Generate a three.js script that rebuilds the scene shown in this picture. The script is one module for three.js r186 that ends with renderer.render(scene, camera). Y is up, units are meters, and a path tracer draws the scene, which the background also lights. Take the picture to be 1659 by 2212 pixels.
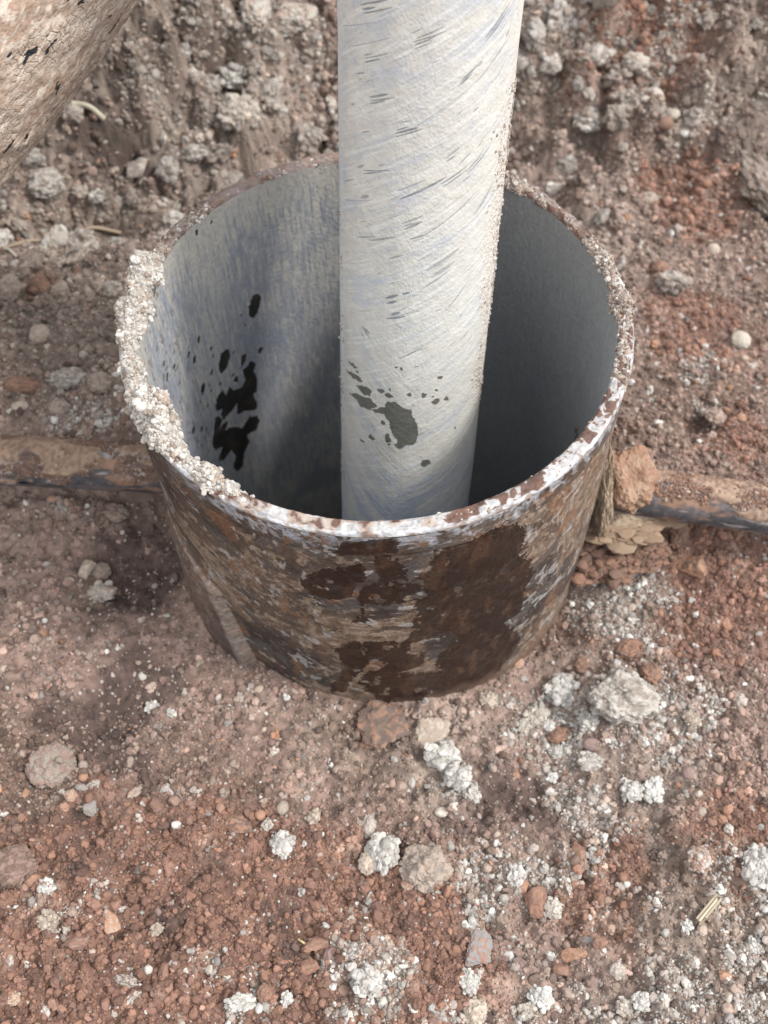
import * as THREE from 'three';
import { mergeVertices, mergeGeometries } from 'three/addons/utils/BufferGeometryUtils.js';

// ---------------------------------------------------------------- camera, sky, sun, exposure
const scene = new THREE.Scene();
const RIM = 0.209;                                  // height of the casing's rim above the ground at its foot
const camera = new THREE.PerspectiveCamera(51.49, 0.75, 0.02, 400);
camera.position.set(0.0013, 0.4306 + RIM, 0.406);
camera.rotation.set(-0.9977, 0, -0.0296, 'XYZ');
camera.focus = 0.54; camera.userData.fStop = 9;
const renderer = new THREE.WebGLRenderer({ antialias: true });
renderer.toneMapping = THREE.LinearToneMapping;
renderer.toneMappingExposure = 1.6;
renderer.shadowMap.enabled = true;
const SUN_DIR = new THREE.Vector3(0.64, 0.74, 0.14).normalize();
{ // an overcast sky, a little brighter towards the veiled sun
  const w = 256, h = 128, d = new Float32Array(w * h * 4), v = new THREE.Vector3();
  for (let r = 0; r < h; r++) for (let c = 0; c < w; c++) {
    const el = ((r + 0.5) / h - 0.5) * Math.PI, az = ((c + 0.5) / w - 0.5) * 2 * Math.PI;
    v.set(Math.cos(az) * Math.cos(el), Math.sin(el), Math.sin(az) * Math.cos(el));
    const up = Math.max(0, v.y), g = Math.pow(Math.max(0, v.dot(SUN_DIR)), 3);
    let L = v.y > 0 ? 0.48 + 0.8 * up + 0.8 * g : 0.18;
    const i = (r * w + c) * 4;
    d[i] = L * 0.965; d[i + 1] = L * 0.995; d[i + 2] = L * 1.05; d[i + 3] = 1;
  }
  const t = new THREE.DataTexture(d, w, h, THREE.RGBAFormat, THREE.FloatType);
  t.mapping = THREE.EquirectangularReflectionMapping; t.magFilter = THREE.LinearFilter; t.needsUpdate = true;
  scene.background = t; scene.environment = t;
}
const sun = new THREE.DirectionalLight(new THREE.Color(1, 0.965, 0.92), 2.1);
sun.position.copy(SUN_DIR).multiplyScalar(3); sun.castShadow = true; sun.shadow.radius = 16;
Object.assign(sun.shadow.camera, { left: -1, right: 1, top: 1, bottom: -1, near: 0.5, far: 6 });
sun.shadow.mapSize.set(2048, 2048);
scene.add(sun, sun.target);

// ---------------------------------------------------------------- numbers and noise
let seed = 12345;
const rnd = () => { seed = (seed + 0x6d2b79f5) | 0; let t = Math.imul(seed ^ (seed >>> 15), 1 | seed); t = (t + Math.imul(t ^ (t >>> 7), 61 | t)) ^ t; return ((t ^ (t >>> 14)) >>> 0) / 4294967296; };
const gauss = () => (rnd() + rnd() + rnd() + rnd() - 2) * 1.7;
const clamp = (x, a = 0, b = 1) => (x < a ? a : x > b ? b : x);
const ss = (a, b, x) => { const t = clamp((x - a) / (b - a)); return t * t * (3 - 2 * t); };
const lerp = (a, b, t) => a + (b - a) * t;
const mix3 = (a, b, t) => [lerp(a[0], b[0], t), lerp(a[1], b[1], t), lerp(a[2], b[2], t)];
const TAB = new Float32Array(65536); for (let i = 0; i < 65536; i++) TAB[i] = rnd();
const hsh = (i, j) => { let h = (Math.imul(i, 374761393) + Math.imul(j, 668265263)) | 0; h = Math.imul(h ^ (h >>> 13), 1274126177); return TAB[(h ^ (h >>> 16)) & 65535]; };
function vn(x, y) {                                 // value noise 0..1
  const i = Math.floor(x), j = Math.floor(y); let f = x - i, g = y - j;
  f = f * f * (3 - 2 * f); g = g * g * (3 - 2 * g);
  const a = hsh(i, j), b = hsh(i + 1, j), c = hsh(i, j + 1), d = hsh(i + 1, j + 1);
  return a + (b - a) * f + (c - a) * g + (a - b - c + d) * f * g;
}
function fbm(x, y, o) { let s = 0, a = 0.5, n = 0; for (let k = 0; k < o; k++) { s += a * vn(x, y); n += a; a *= 0.5; const t = x * 1.62 - y * 1.18 + 7.3; y = x * 1.18 + y * 1.62 + 3.1; x = t; } return s / n; }
const h3 = (i, j, k) => { let h = (Math.imul(i, 374761393) + Math.imul(j, 668265263) + Math.imul(k, 1440662683)) | 0; h = Math.imul(h ^ (h >>> 13), 1274126177); return TAB[(h ^ (h >>> 16)) & 65535]; };
function vn3(x, y, z) {
  const i = Math.floor(x), j = Math.floor(y), k = Math.floor(z); let f = x - i, g = y - j, h = z - k;
  f = f * f * (3 - 2 * f); g = g * g * (3 - 2 * g); h = h * h * (3 - 2 * h);
  const p = (kk) => { const a = h3(i, j, kk), b = h3(i + 1, j, kk), c = h3(i, j + 1, kk), d = h3(i + 1, j + 1, kk); return a + (b - a) * f + (c - a) * g + (a - b - c + d) * f * g; };
  const q = p(k); return q + (p(k + 1) - q) * h;
}
const fbm3 = (x, y, z, o) => { let s = 0, a = 0.5, n = 0; for (let k = 0; k < o; k++) { s += a * vn3(x, y, z); n += a; a *= 0.5; x = x * 2.03 + 5.1; y = y * 2.03 + 1.7; z = z * 2.03 + 9.2; } return s / n; };
function worley(x, y) {                             // distances to the nearest and second nearest scattered point, and the nearest one's own number
  const i = Math.floor(x), j = Math.floor(y); let d1 = 9, d2 = 9, id = 0;
  for (let a = -1; a <= 1; a++) for (let b = -1; b <= 1; b++) {
    const px = i + a + 0.1 + 0.8 * hsh(i + a + 31, j + b + 57), py = j + b + 0.1 + 0.8 * hsh(i + a + 911, j + b + 203), d = Math.hypot(px - x, py - y);
    if (d < d1) { d2 = d1; d1 = d; id = hsh(i + a + 5, j + b + 77); } else if (d < d2) d2 = d;
  }
  return [d1, d2, id];
}
function inPoly(p, x, y) { let c = false; for (let i = 0, j = p.length - 1; i < p.length; j = i++) if ((p[i][1] > y) !== (p[j][1] > y) && x < ((p[j][0] - p[i][0]) * (y - p[i][1])) / (p[j][1] - p[i][1]) + p[i][0]) c = !c; return c; }

// ---------------------------------------------------------------- textures computed per pixel: fn(u, v, out) fills linear colour, roughness, height
const LUT = new Uint8Array(4097); for (let i = 0; i <= 4096; i++) { const l = i / 4096; LUT[i] = Math.round(255 * (l <= 0.0031308 ? 12.92 * l : 1.055 * Math.pow(l, 1 / 2.4) - 0.055)); }
function textures(w, h, fn, wrap = THREE.ClampToEdgeWrapping) {
  const c = new Uint8Array(w * h * 4), r = new Uint8Array(w * h * 4), b = new Uint8Array(w * h), o = [0, 0, 0, 1, 0.5];
  for (let y = 0, i = 0; y < h; y++) for (let x = 0; x < w; x++, i++) {
    fn((x + 0.5) / w, (y + 0.5) / h, o);
    for (let k = 0; k < 3; k++) c[i * 4 + k] = LUT[Math.round(clamp(o[k]) * 4096)];
    c[i * 4 + 3] = r[i * 4 + 3] = 255; r[i * 4 + 1] = Math.round(clamp(o[3]) * 255); b[i] = Math.round(clamp(o[4]) * 255);
  }
  const mk = (d, f, srgb) => { const t = new THREE.DataTexture(d, w, h, f, THREE.UnsignedByteType); t.magFilter = t.minFilter = THREE.LinearFilter; t.wrapS = t.wrapT = wrap; if (srgb) t.colorSpace = THREE.SRGBColorSpace; t.needsUpdate = true; return t; };
  return { map: mk(c, THREE.RGBAFormat, true), roughnessMap: mk(r, THREE.RGBAFormat), bumpMap: mk(b, THREE.RedFormat) };
}

// ---------------------------------------------------------------- naming
const used = {};
function numbered(n) { used[n] = (used[n] ?? -1) + 1; return used[n] ? n + '_' + String(used[n]).padStart(3, '0') : n; }
function tag(o, label, category, group) { o.userData = { ...o.userData, label, category }; if (group) o.userData.group = group; return o; }
function mesh(name, g, m, parent = scene) { const o = new THREE.Mesh(g, m); o.name = parent === scene ? numbered(name) : name; o.castShadow = o.receiveShadow = true; parent.add(o); return o; }
function base(name, pos = [0, 0, 0]) { const o = new THREE.Group(); o.name = numbered(name); o.position.set(...pos); scene.add(o); return o; }
function copies(name, g, m, list, parent = scene) {  // list of [x, y, z, sx, sy, sz, colour]
  const o = new THREE.InstancedMesh(g, m, list.length), M = new THREE.Matrix4(), Q = new THREE.Quaternion(), E = new THREE.Euler(), P = new THREE.Vector3(), S = new THREE.Vector3(), C = new THREE.Color();
  list.forEach((a, i) => { E.set(rnd() * 6.28, rnd() * 6.28, rnd() * 6.28); Q.setFromEuler(E); M.compose(P.set(a[0], a[1], a[2]), Q, S.set(a[3], a[4], a[5])); o.setMatrixAt(i, M); o.setColorAt(i, C.setRGB(...a[6])); });
  o.name = parent === scene ? numbered(name) : name; o.userData.kind = 'stuff'; o.castShadow = o.receiveShadow = true; parent.add(o); return o;
}
function grid(nu, nv, fn, closed = false) {          // fn(i, j) -> [x, y, z, u, v, colour?]; rows of nu+1 by nv+1 points
  const p = new Float32Array((nu + 1) * (nv + 1) * 3), t = new Float32Array((nu + 1) * (nv + 1) * 2), idx = []; let col = null;
  for (let j = 0, k = 0; j <= nv; j++) for (let i = 0; i <= nu; i++, k++) {
    const q = fn(i, j); p[k * 3] = q[0]; p[k * 3 + 1] = q[1]; p[k * 3 + 2] = q[2]; t[k * 2] = q[3] ?? 0; t[k * 2 + 1] = q[4] ?? 0;
    if (q[5]) { col ??= new Float32Array(p.length); col.set(q[5], k * 3); }
    if (i < nu && j < nv) { const n = nu + 1; idx.push(k, k + 1, k + n, k + 1, k + n + 1, k + n); }
  }
  const g = new THREE.BufferGeometry();
  g.setAttribute('position', new THREE.BufferAttribute(p, 3)); g.setAttribute('uv', new THREE.BufferAttribute(t, 2)); if (col) g.setAttribute('color', new THREE.BufferAttribute(col, 3));
  g.setIndex(idx); g.computeVertexNormals();
  if (closed) { const n = g.attributes.normal; for (let j = 0; j <= nv; j++) { const a = j * (nu + 1), b = a + nu; const v = new THREE.Vector3(n.getX(a) + n.getX(b), n.getY(a) + n.getY(b), n.getZ(a) + n.getZ(b)).normalize(); n.setXYZ(a, v.x, v.y, v.z); n.setXYZ(b, v.x, v.y, v.z); } }
  return g;
}
const R = 0.14, RI = 0.1317, D2R = Math.PI / 180;
//@@PALETTE
const C = {
  mauve: [0.222, 0.15, 0.121], brown: [0.145, 0.094, 0.071], red: [0.175, 0.095, 0.068], rust: [0.24, 0.13, 0.086], orange: [0.32, 0.175, 0.108],
  grey: [0.225, 0.188, 0.156], tan: [0.31, 0.243, 0.193], cream: [0.4, 0.34, 0.272], pale: [0.365, 0.333, 0.295], white: [0.49, 0.465, 0.425], dampShade: [0.055, 0.035, 0.029], slate: [0.2, 0.185, 0.178], plum: [0.175, 0.118, 0.11], dark: [0.105, 0.072, 0.058],
};

// ---------------------------------------------------------------- the ground: one sheet, a bank behind, hollows, mounds
const BAR_Y = 0.059;
const barL = (x) => -0.0106 + (x + 0.139) * 0.1014, barR = (x) => 0.0101 + (x - 0.137) * 0.214;
const hollows = [], patches = [];                    // filled below from places on the ground
function hgt(x, z, fine = true) {
  const r = Math.hypot(x, z), near = 1 - ss(1.5, 6, r);
  let h = -0.13 * clamp(x, -0.16, 0.16) * (1 - ss(0.25, 0.6, Math.abs(x)));
  h += (fbm(x * 9 + 3, z * 9 + 8, 3) - 0.5) * 0.03 * ss(0.13, 0.24, r);
  // soil banked against the two bars
  if (x < -0.1) { const d = z - barL(x), m = ss(-0.1, -0.15, x); h = lerp(h, Math.max(h, lerp(0.068, 0.024, ss(-0.012, 0.008, d)) * (1 - ss(0.03, 0.09, d)) * (1 - 0.55 * ss(0.12, 0.3, -d))), m); }
  if (x > 0.1) { const d = z - barR(x), m = ss(0.1, 0.15, x); h = lerp(h, Math.max(h, lerp(0.024, 0.014, ss(-0.01, 0.02, d)) * (1 - ss(0.015, 0.075, d)) * (1 - 0.5 * ss(0.05, 0.25, -d))), m); }
  // the bank behind
  const edge = -0.31 - 0.09 * fbm(x * 6 + 11, 2.5, 2) + 0.07 * ss(0, -0.2, x), b = Math.max(0, edge - z);
  h += b * 0.8 * (1 - ss(0.3, 0.9, b) * 0.6) * (0.75 + 0.5 * fbm(x * 14, z * 14 + 5, 3)) * near;
  for (const [hx, hz, hr, hd] of hollows) { const d2 = ((x - hx) ** 2 + (z - hz) ** 2) / (hr * hr); if (d2 < 5) h -= hd * Math.exp(-d2 * 1.6) * (0.6 + 0.8 * fbm(x * 60, z * 60, 2)); }
  if (fine && r < 2) {
    const rough = 0.35 + 0.65 * ss(0.35, 0.62, fbm(x * 7 + 40, z * 7, 2));
    h += (fbm(x * 45 + 9, z * 45, 3) - 0.5) * 0.019 * rough * ss(0.13, 0.18, r) + (fbm(x * 190, z * 190 + 4, 3) - 0.5) * 0.0062 * (0.4 + rough);
    const q = fbm(x * 110 + 70, z * 110, 2); h += Math.max(0, q - 0.52) * 0.016 * rough;
    { const k = ss(-0.22, -0.36, z) * (x < 0.02 ? 1 : 0.75); if (k > 0) h += k * ((Math.abs(fbm(x * 22 + 5, z * 22, 3) - 0.5) - 0.1) * 0.12 + Math.max(0, fbm(x * 38 + 77, z * 38, 2) - 0.5) * 0.09); }
    h += 0.006 * Math.exp(-(((r - 0.142) / 0.012) ** 2)) * (fbm(x * 50 + 21, z * 50, 2) - 0.2);
  }
  return h;
}
// a place on the ground, found once along a line of sight while laying things out
const ray = new THREE.Vector3(), camQ = new THREE.Quaternion().setFromEuler(camera.rotation);
function G(px, py) {
  ray.set((px - 829.5) / 2293.5, -(py - 1106) / 2293.5, -1).applyQuaternion(camQ);
  const o = camera.position; let a = (0.35 - o.y) / ray.y, b = (-0.06 - o.y) / ray.y;
  if (a < 0) a = 0;
  let last = a; for (let k = 0; k <= 160; k++) { const t = lerp(a, b, k / 160); if (o.y + ray.y * t < hgt(o.x + ray.x * t, o.z + ray.z * t, false)) break; last = t; }
  return [o.x + ray.x * last, o.z + ray.z * last, last];   // x, z, depth along the lens axis
}
for (const [px, py, r, d] of [[300, 1240, 0.035, 0.016], [235, 1560, 0.03, 0.012], [110, 1530, 0.014, 0.007], [350, 1800, 0.014, 0.006], [640, 1985, 0.02, 0.007], [330, 1130, 0.02, 0.008], [200, 1770, 0.012, 0.006], [1320, 1760, 0.012, 0.004], [1180, 1720, 0.03, 0.006], [1500, 910, 0.016, 0.012], [1640, 1780, 0.02, 0.006], [300, 300, 0.04, 0.025], [240, 470, 0.04, 0.018], [120, 500, 0.03, 0.012], [470, 120, 0.03, 0.02], [220, 500, 0.025, 0.01]]) { const g = G(px, py); hollows.push([g[0], g[1], r, d]); }

// kinds of soil by place, and dark patches with shade painted in: [kind, x, z, radius, weight]
for (const [k, px, py, r, w] of [
  ['red', 200, 2100, 0.11, 1], ['red', 500, 2080, 0.1, 1.1], ['red', 800, 2080, 0.08, 0.9], ['red', 820, 1960, 0.05, 0.8], ['red', 1560, 1240, 0.07, 0.8], ['red', 1500, 700, 0.08, 0.55], ['red', 1350, 60, 0.09, 0.7], ['red', 1300, 1900, 0.04, 0.8], ['red', 1600, 1800, 0.05, 0.7], ['red', 1500, 430, 0.08, 0.6], ['red', 90, 620, 0.04, 0.4], ['red', 1340, 1150, 0.03, 1], ['red', 240, 1690, 0.015, 0.6], ['red', 450, 1870, 0.03, 0.4], ['red', 1590, 950, 0.06, 0.5],
  ['dampShade', 300, 1240, 0.04, 1.1], ['dampShade', 235, 1560, 0.035, 1], ['dampShade', 110, 1530, 0.016, 0.9], ['dampShade', 350, 1800, 0.016, 0.8], ['dampShade', 200, 1770, 0.014, 0.8], ['dampShade', 640, 1985, 0.024, 0.7], ['dampShade', 1180, 1720, 0.03, 0.75], ['dampShade', 1080, 1760, 0.02, 0.6], ['dampShade', 330, 1080, 0.05, 0.5], ['dampShade', 800, 1560, 0.012, 0.8], ['dampShade', 450, 1890, 0.02, 0.6], ['dampShade', 220, 1330, 0.03, 0.6], ['dampShade', 290, 1460, 0.03, 0.9], ['dampShade', 285, 1640, 0.025, 0.8], ['dampShade', 200, 1850, 0.03, 0.6], ['dampShade', 330, 2010, 0.02, 0.7], ['dampShade', 70, 1760, 0.02, 0.6], ['dampShade', 600, 1990, 0.02, 0.7], ['dampShade', 1000, 1790, 0.02, 0.6], ['dampShade', 880, 1960, 0.02, 0.6], ['dampShade', 1100, 1700, 0.025, 0.7], ['dampShade', 1500, 900, 0.018, 0.8], ['dampShade', 1590, 420, 0.03, 0.6], ['dampShade', 230, 560, 0.04, 0.6], ['dampShade', 250, 330, 0.04, 0.8], ['dampShade', 450, 130, 0.04, 0.7], ['dampShade', 330, 150, 0.04, 0.6], ['dampShade', 1250, 1780, 0.01, 0.6], ['dampShade', 60, 800, 0.04, 0.5],  // moist soil, plus painted shade in hollows, crevices and beside the casing
  ['grey', 150, 620, 0.14, 1], ['grey', 300, 300, 0.16, 1], ['grey', 600, 200, 0.1, 0.7], ['grey', 1200, 500, 0.14, 0.7], ['grey', 1500, 200, 0.12, 0.9], ['grey', 930, 1640, 0.04, 0.6], ['grey', 1450, 1750, 0.04, 0.8], ['grey', 1550, 2050, 0.06, 0.5], ['grey', 1250, 200, 0.1, 0.7],
  ['pale', 960, 1680, 0.03, 0.9], ['pale', 1200, 1530, 0.05, 1], ['pale', 1280, 1630, 0.035, 0.9], ['pale', 1280, 1750, 0.03, 0.9], ['pale', 1210, 1860, 0.035, 0.9], ['pale', 1050, 1950, 0.035, 1], ['pale', 1330, 1300, 0.045, 1], ['pale', 1420, 1330, 0.03, 0.6], ['pale', 680, 1560, 0.06, 0.6], ['pale', 1200, 2100, 0.08, 0.55], ['pale', 1500, 2050, 0.08, 0.6], ['pale', 1600, 1900, 0.04, 0.8], ['pale', 800, 2130, 0.035, 0.9], ['pale', 120, 2120, 0.04, 0.5], ['pale', 90, 1930, 0.025, 0.8], ['pale', 230, 860, 0.05, 0.7],
  ['pale', 380, 260, 0.05, 0.9], ['pale', 520, 150, 0.07, 1], ['pale', 430, 60, 0.06, 0.9], ['pale', 600, 60, 0.05, 0.8], ['pale', 330, 420, 0.05, 0.6], ['pale', 500, 280, 0.03, 0.8], ['pale', 1230, 130, 0.06, 0.9], ['pale', 1330, 200, 0.05, 0.7], ['pale', 1450, 60, 0.04, 0.6], ['pale', 1480, 260, 0.03, 0.8], ['pale', 1400, 750, 0.06, 0.5], ['pale', 100, 480, 0.07, 0.5], ['pale', 1390, 1560, 0.06, 0.6], ['pale', 520, 2150, 0.04, 0.6], ['pale', 1340, 2150, 0.06, 0.7], ['pale', 230, 1310, 0.02, 0.6],
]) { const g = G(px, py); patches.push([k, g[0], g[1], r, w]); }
function soil(x, z) {                                // how much of each kind of soil, and of the dark patches, lies here
  const s = { red: 0, dampShade: 0, grey: 0, pale: 0 }, wx = x + (fbm(x * 30, z * 30 + 50, 3) - 0.5) * 0.04, wz = z + (fbm(x * 30 + 90, z * 30, 3) - 0.5) * 0.04;
  for (const [k, px, pz, r, w] of patches) { const d2 = ((wx - px) ** 2 + (wz - pz) ** 2) / (r * r); if (d2 < 4) s[k] = Math.max(s[k], w * Math.exp(-d2 * 1.1)); }
  return s;
}
const GX = 0.0025, GN = 440, soilGrid = new Float32Array(GN * GN * 4);
for (let j = 0; j < GN; j++) for (let i = 0; i < GN; i++) { const q = soil(-0.5 + i * GX, -0.72 + j * GX), k = (j * GN + i) * 4; soilGrid[k] = q.red; soilGrid[k + 1] = q.dampShade; soilGrid[k + 2] = q.grey; soilGrid[k + 3] = q.pale; }
function soilAt(x, z) {
  const u = clamp((x + 0.5) / GX, 0, GN - 1.01), v = clamp((z + 0.72) / GX, 0, GN - 1.01), i = Math.floor(u), j = Math.floor(v), f = u - i, g = v - j, k = (j * GN + i) * 4, r = [0, 0, 0, 0];
  for (let c = 0; c < 4; c++) r[c] = lerp(lerp(soilGrid[k + c], soilGrid[k + 4 + c], f), lerp(soilGrid[k + GN * 4 + c], soilGrid[k + GN * 4 + 4 + c], f), g);
  return { red: r[0], dampShade: r[1], grey: r[2], pale: r[3] };
}
function soilColour(x, z, s = soilAt(x, z)) {
  const n = fbm(x * 55 + 20, z * 55, 4), n2 = fbm(x * 260, z * 260 + 9, 2), m = fbm(x * 12, z * 12 + 31, 3);
  let c = mix3(C.mauve, C.brown, ss(0.35, 0.68, m));
  c = mix3(c, C.grey, clamp(s.grey) * 0.85);
  c = mix3(c, C.red, ss(0.18, 0.62, s.red + (n - 0.5) * 0.6) * 0.9);
  c = mix3(c, C.tan, ss(0.3, 0.9, s.pale + (n - 0.5) * 0.5) * 0.35 + ss(0.58, 0.75, n) * 0.25);
  c = mix3(c, C.dampShade, ss(0.25, 0.75, s.dampShade + (n - 0.5) * 0.5) * 0.85);  // darkens the soil for moisture and for shade in the pockets
  const k = 0.45 + 1.05 * n2 * (0.6 + 0.8 * n); return [c[0] * k, c[1] * k, c[2] * k];
}
{
  const lines = (a, b, st) => { const o = []; for (let v = a; v <= b; v += st) o.push(v); let d = st, lo = a, hi = b; const pre = [], post = []; for (let k = 0; k < 46; k++) { d *= 1.27; lo -= d; hi += d; pre.unshift(lo); post.push(hi); } return [...pre, ...o, ...post]; };
  const xs = lines(-0.46, 0.47, 0.0014), zs = lines(-0.8, 0.36, 0.0014), nx = xs.length, nz = zs.length;
  const p = new Float32Array(nx * nz * 3), t = new Float32Array(nx * nz * 2), c = new Float32Array(nx * nz * 3), idx = new Uint32Array((nx - 1) * (nz - 1) * 6); let n = 0;
  for (let j = 0, k = 0; j < nz; j++) for (let i = 0; i < nx; i++, k++) {
    const x = xs[i], z = zs[j], far = Math.hypot(x, z) > 3;
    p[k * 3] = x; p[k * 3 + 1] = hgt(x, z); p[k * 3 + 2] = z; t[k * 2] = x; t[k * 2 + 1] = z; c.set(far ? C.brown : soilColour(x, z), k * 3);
    if (i < nx - 1 && j < nz - 1 && Math.hypot(x, z) > 0.133) { idx[n++] = k; idx[n++] = k + nx; idx[n++] = k + 1; idx[n++] = k + 1; idx[n++] = k + nx; idx[n++] = k + nx + 1; }
  }
  const g = new THREE.BufferGeometry(); g.setAttribute('position', new THREE.BufferAttribute(p, 3)); g.setAttribute('uv', new THREE.BufferAttribute(t, 2)); g.setAttribute('color', new THREE.BufferAttribute(c, 3)); g.setIndex(new THREE.BufferAttribute(idx.slice(0, n), 1)); g.computeVertexNormals();
  const per = (x, y, f) => { const a = vn(x * f, y * f), b = vn((x - 1) * f, y * f), cc = vn(x * f, (y - 1) * f), d = vn((x - 1) * f, (y - 1) * f); return lerp(lerp(a, b, x), lerp(cc, d, x), y); };
  const T = textures(512, 512, (u, v, o) => { const a = per(u, v, 40), b = per(u, v, 95), e = per(u, v, 180), k = 0.75 + 0.4 * b * e + 0.12 * a; o[0] = o[1] = o[2] = k; o[3] = 0.95; o[4] = 0.4 * a + 0.35 * b + 0.25 * e; }, THREE.RepeatWrapping);
  for (const q of [T.map, T.bumpMap]) q.repeat.set(9, 9);
  mesh('ground', g, new THREE.MeshStandardMaterial({ name: 'soil', map: T.map, bumpMap: T.bumpMap, bumpScale: 0.0016, roughness: 0.97, vertexColors: true })).userData.kind = 'structure';
}

// ---------------------------------------------------------------- stones, clods, crumbs: shapes
function ico(d) { const g = new THREE.IcosahedronGeometry(1, d); g.deleteAttribute('normal'); g.deleteAttribute('uv'); return mergeVertices(g, 1e-5); }
function shaped(d, fn) { const g = ico(d), p = g.attributes.position, v = new THREE.Vector3(); for (let i = 0; i < p.count; i++) { v.fromBufferAttribute(p, i).normalize(); v.multiplyScalar(fn(v)); p.setXYZ(i, v.x, v.y, v.z); } g.computeVertexNormals(); return g; }
const planes = (n) => Array.from({ length: n }, () => { const v = new THREE.Vector3(gauss(), gauss(), gauss()).normalize(); return [v, 0.62 + 0.3 * rnd()]; });
function angular(d, n, rough) { const P = planes(n), o = rnd() * 50; return shaped(d, (v) => { let r = 1.25; for (const [q, k] of P) { const c = q.dot(v); if (c > 0.05) r = Math.min(r, k / c); } return r * (1 - rough / 2 + rough * fbm3(v.x * 3 + o, v.y * 3, v.z * 3, 3)); }); }
function rounded(d, amt, f = 1.6) { const o = rnd() * 50; return shaped(d, (v) => 1 - amt / 2 + amt * (0.65 * fbm3(v.x * f + o, v.y * f, v.z * f, 2) + 0.35 * fbm3(v.x * f * 4 + o, v.y * f * 4, v.z * f * 4, 2))); }
const grainMat = new THREE.MeshStandardMaterial({ name: 'dry crumb', roughness: 0.95 });
function cluster(n) {                               // a few crumbs stuck together
  const parts = [], M = new THREE.Matrix4(), Q = new THREE.Quaternion();
  for (let k = 0; k < n; k++) { const v = new THREE.Vector3(gauss(), gauss(), gauss()).normalize(), s = k ? 0.3 + 0.4 * rnd() : 0.75, g = angular(1, 6, 0.4); Q.setFromEuler(new THREE.Euler(rnd() * 6, rnd() * 6, rnd() * 6)); parts.push(g.applyMatrix4(M.compose(v.multiplyScalar(k ? 0.75 : 0), Q, new THREE.Vector3(s, s, s)))); }
  const g = mergeGeometries(parts.map((q) => q.toNonIndexed())); g.computeVertexNormals(); return g;
}
const sharp = (g) => { const q = g.toNonIndexed(); q.computeVertexNormals(); return q; };
const grainShapes = [sharp(angular(1, 7, 0.4)), cluster(4), sharp(angular(2, 9, 0.9)), cluster(6)];

// gravel and crumbs strewn over the soil
{
  const lists = { soil: [[], [], [], []], pale: [[], [], [], []] };
  const inView = (x, z) => { const half = 0.235 + 0.3 * (0.35 - z) * 0.72; return Math.abs(x) < half && Math.hypot(x, z) > 0.141; };
  for (let k = 0; k < 760000; k++) {
    const z = 0.36 - 1.2 * Math.pow(rnd(), 1.15), x = (rnd() * 2 - 1) * 0.46; if (!inView(x, z)) continue;
    const s = soilAt(x, z), m = fbm(x * 24 + 7, z * 24, 3), m2 = fbm(x * 90, z * 90 + 7, 2);
    const pale = rnd() < 0.035 + 0.82 * ss(0.36, 0.92, s.pale + (m - 0.5) * 1.4 + (m2 - 0.5) * 0.9);
    const keep = pale ? 0.8 : (0.22 + 0.5 * ss(0.42, 0.62, m) + 0.55 * s.red) * (1 - 0.6 * clamp(s.dampShade)); if (rnd() > keep) continue;
    const u = rnd(), far = z < -0.25 ? 1.35 : 1, rad = 0.00045 * far * Math.min(pale ? 5 : 6.5, Math.pow(u + 0.003, -0.44)) * (pale ? 1.05 : 0.95);
    let c;
    if (pale) { const q = rnd(); c = q < 0.26 ? C.white : q < 0.6 ? C.pale : q < 0.85 ? mix3(C.pale, C.grey, rnd()) : C.tan; if (rnd() < 0.4) c = mix3(c, C.mauve, 0.2 + 0.5 * rnd()); if (s.grey > 0.5 && q < 0.6) c = mix3(C.pale, C.tan, 0.4); } else { const q = rnd(); c = soilColour(x, z, s); if (s.red > 0.4 && q < 0.55) c = mix3(C.rust, C.red, rnd()); else if (q < 0.22) c = mix3(C.tan, C.mauve, rnd()); else if (q < 0.24) c = C.orange; else if (q < 0.36) c = mix3(C.dark, C.brown, rnd()); else c = c.map((e) => e * 1.2); }
    const t = 0.55 + 0.7 * rnd();
    const y = hgt(x, z) + rad * 0.25;
    lists[pale ? 'pale' : 'soil'][(rnd() * 4) | 0].push([x, y, z, rad * (0.8 + 0.5 * rnd()), rad * (0.7 + 0.4 * rnd()), rad * (0.8 + 0.5 * rnd()), [c[0] * t, c[1] * t, c[2] * t]]);
  }
  const names = { soil: 'gravel', pale: 'crumbs' };
  for (const k of ['soil', 'pale']) lists[k].forEach((l, i) => { const o = copies(names[k], grainShapes[i], grainMat, l); tag(o, k === 'soil' ? 'loose brown and rust red grit strewn over the soil' : 'pale grey dried crumbs of drilling mud strewn over the soil', names[k], k === 'soil' ? 'brown grit on the soil' : 'pale crumbs on the soil'); });
}

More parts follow.
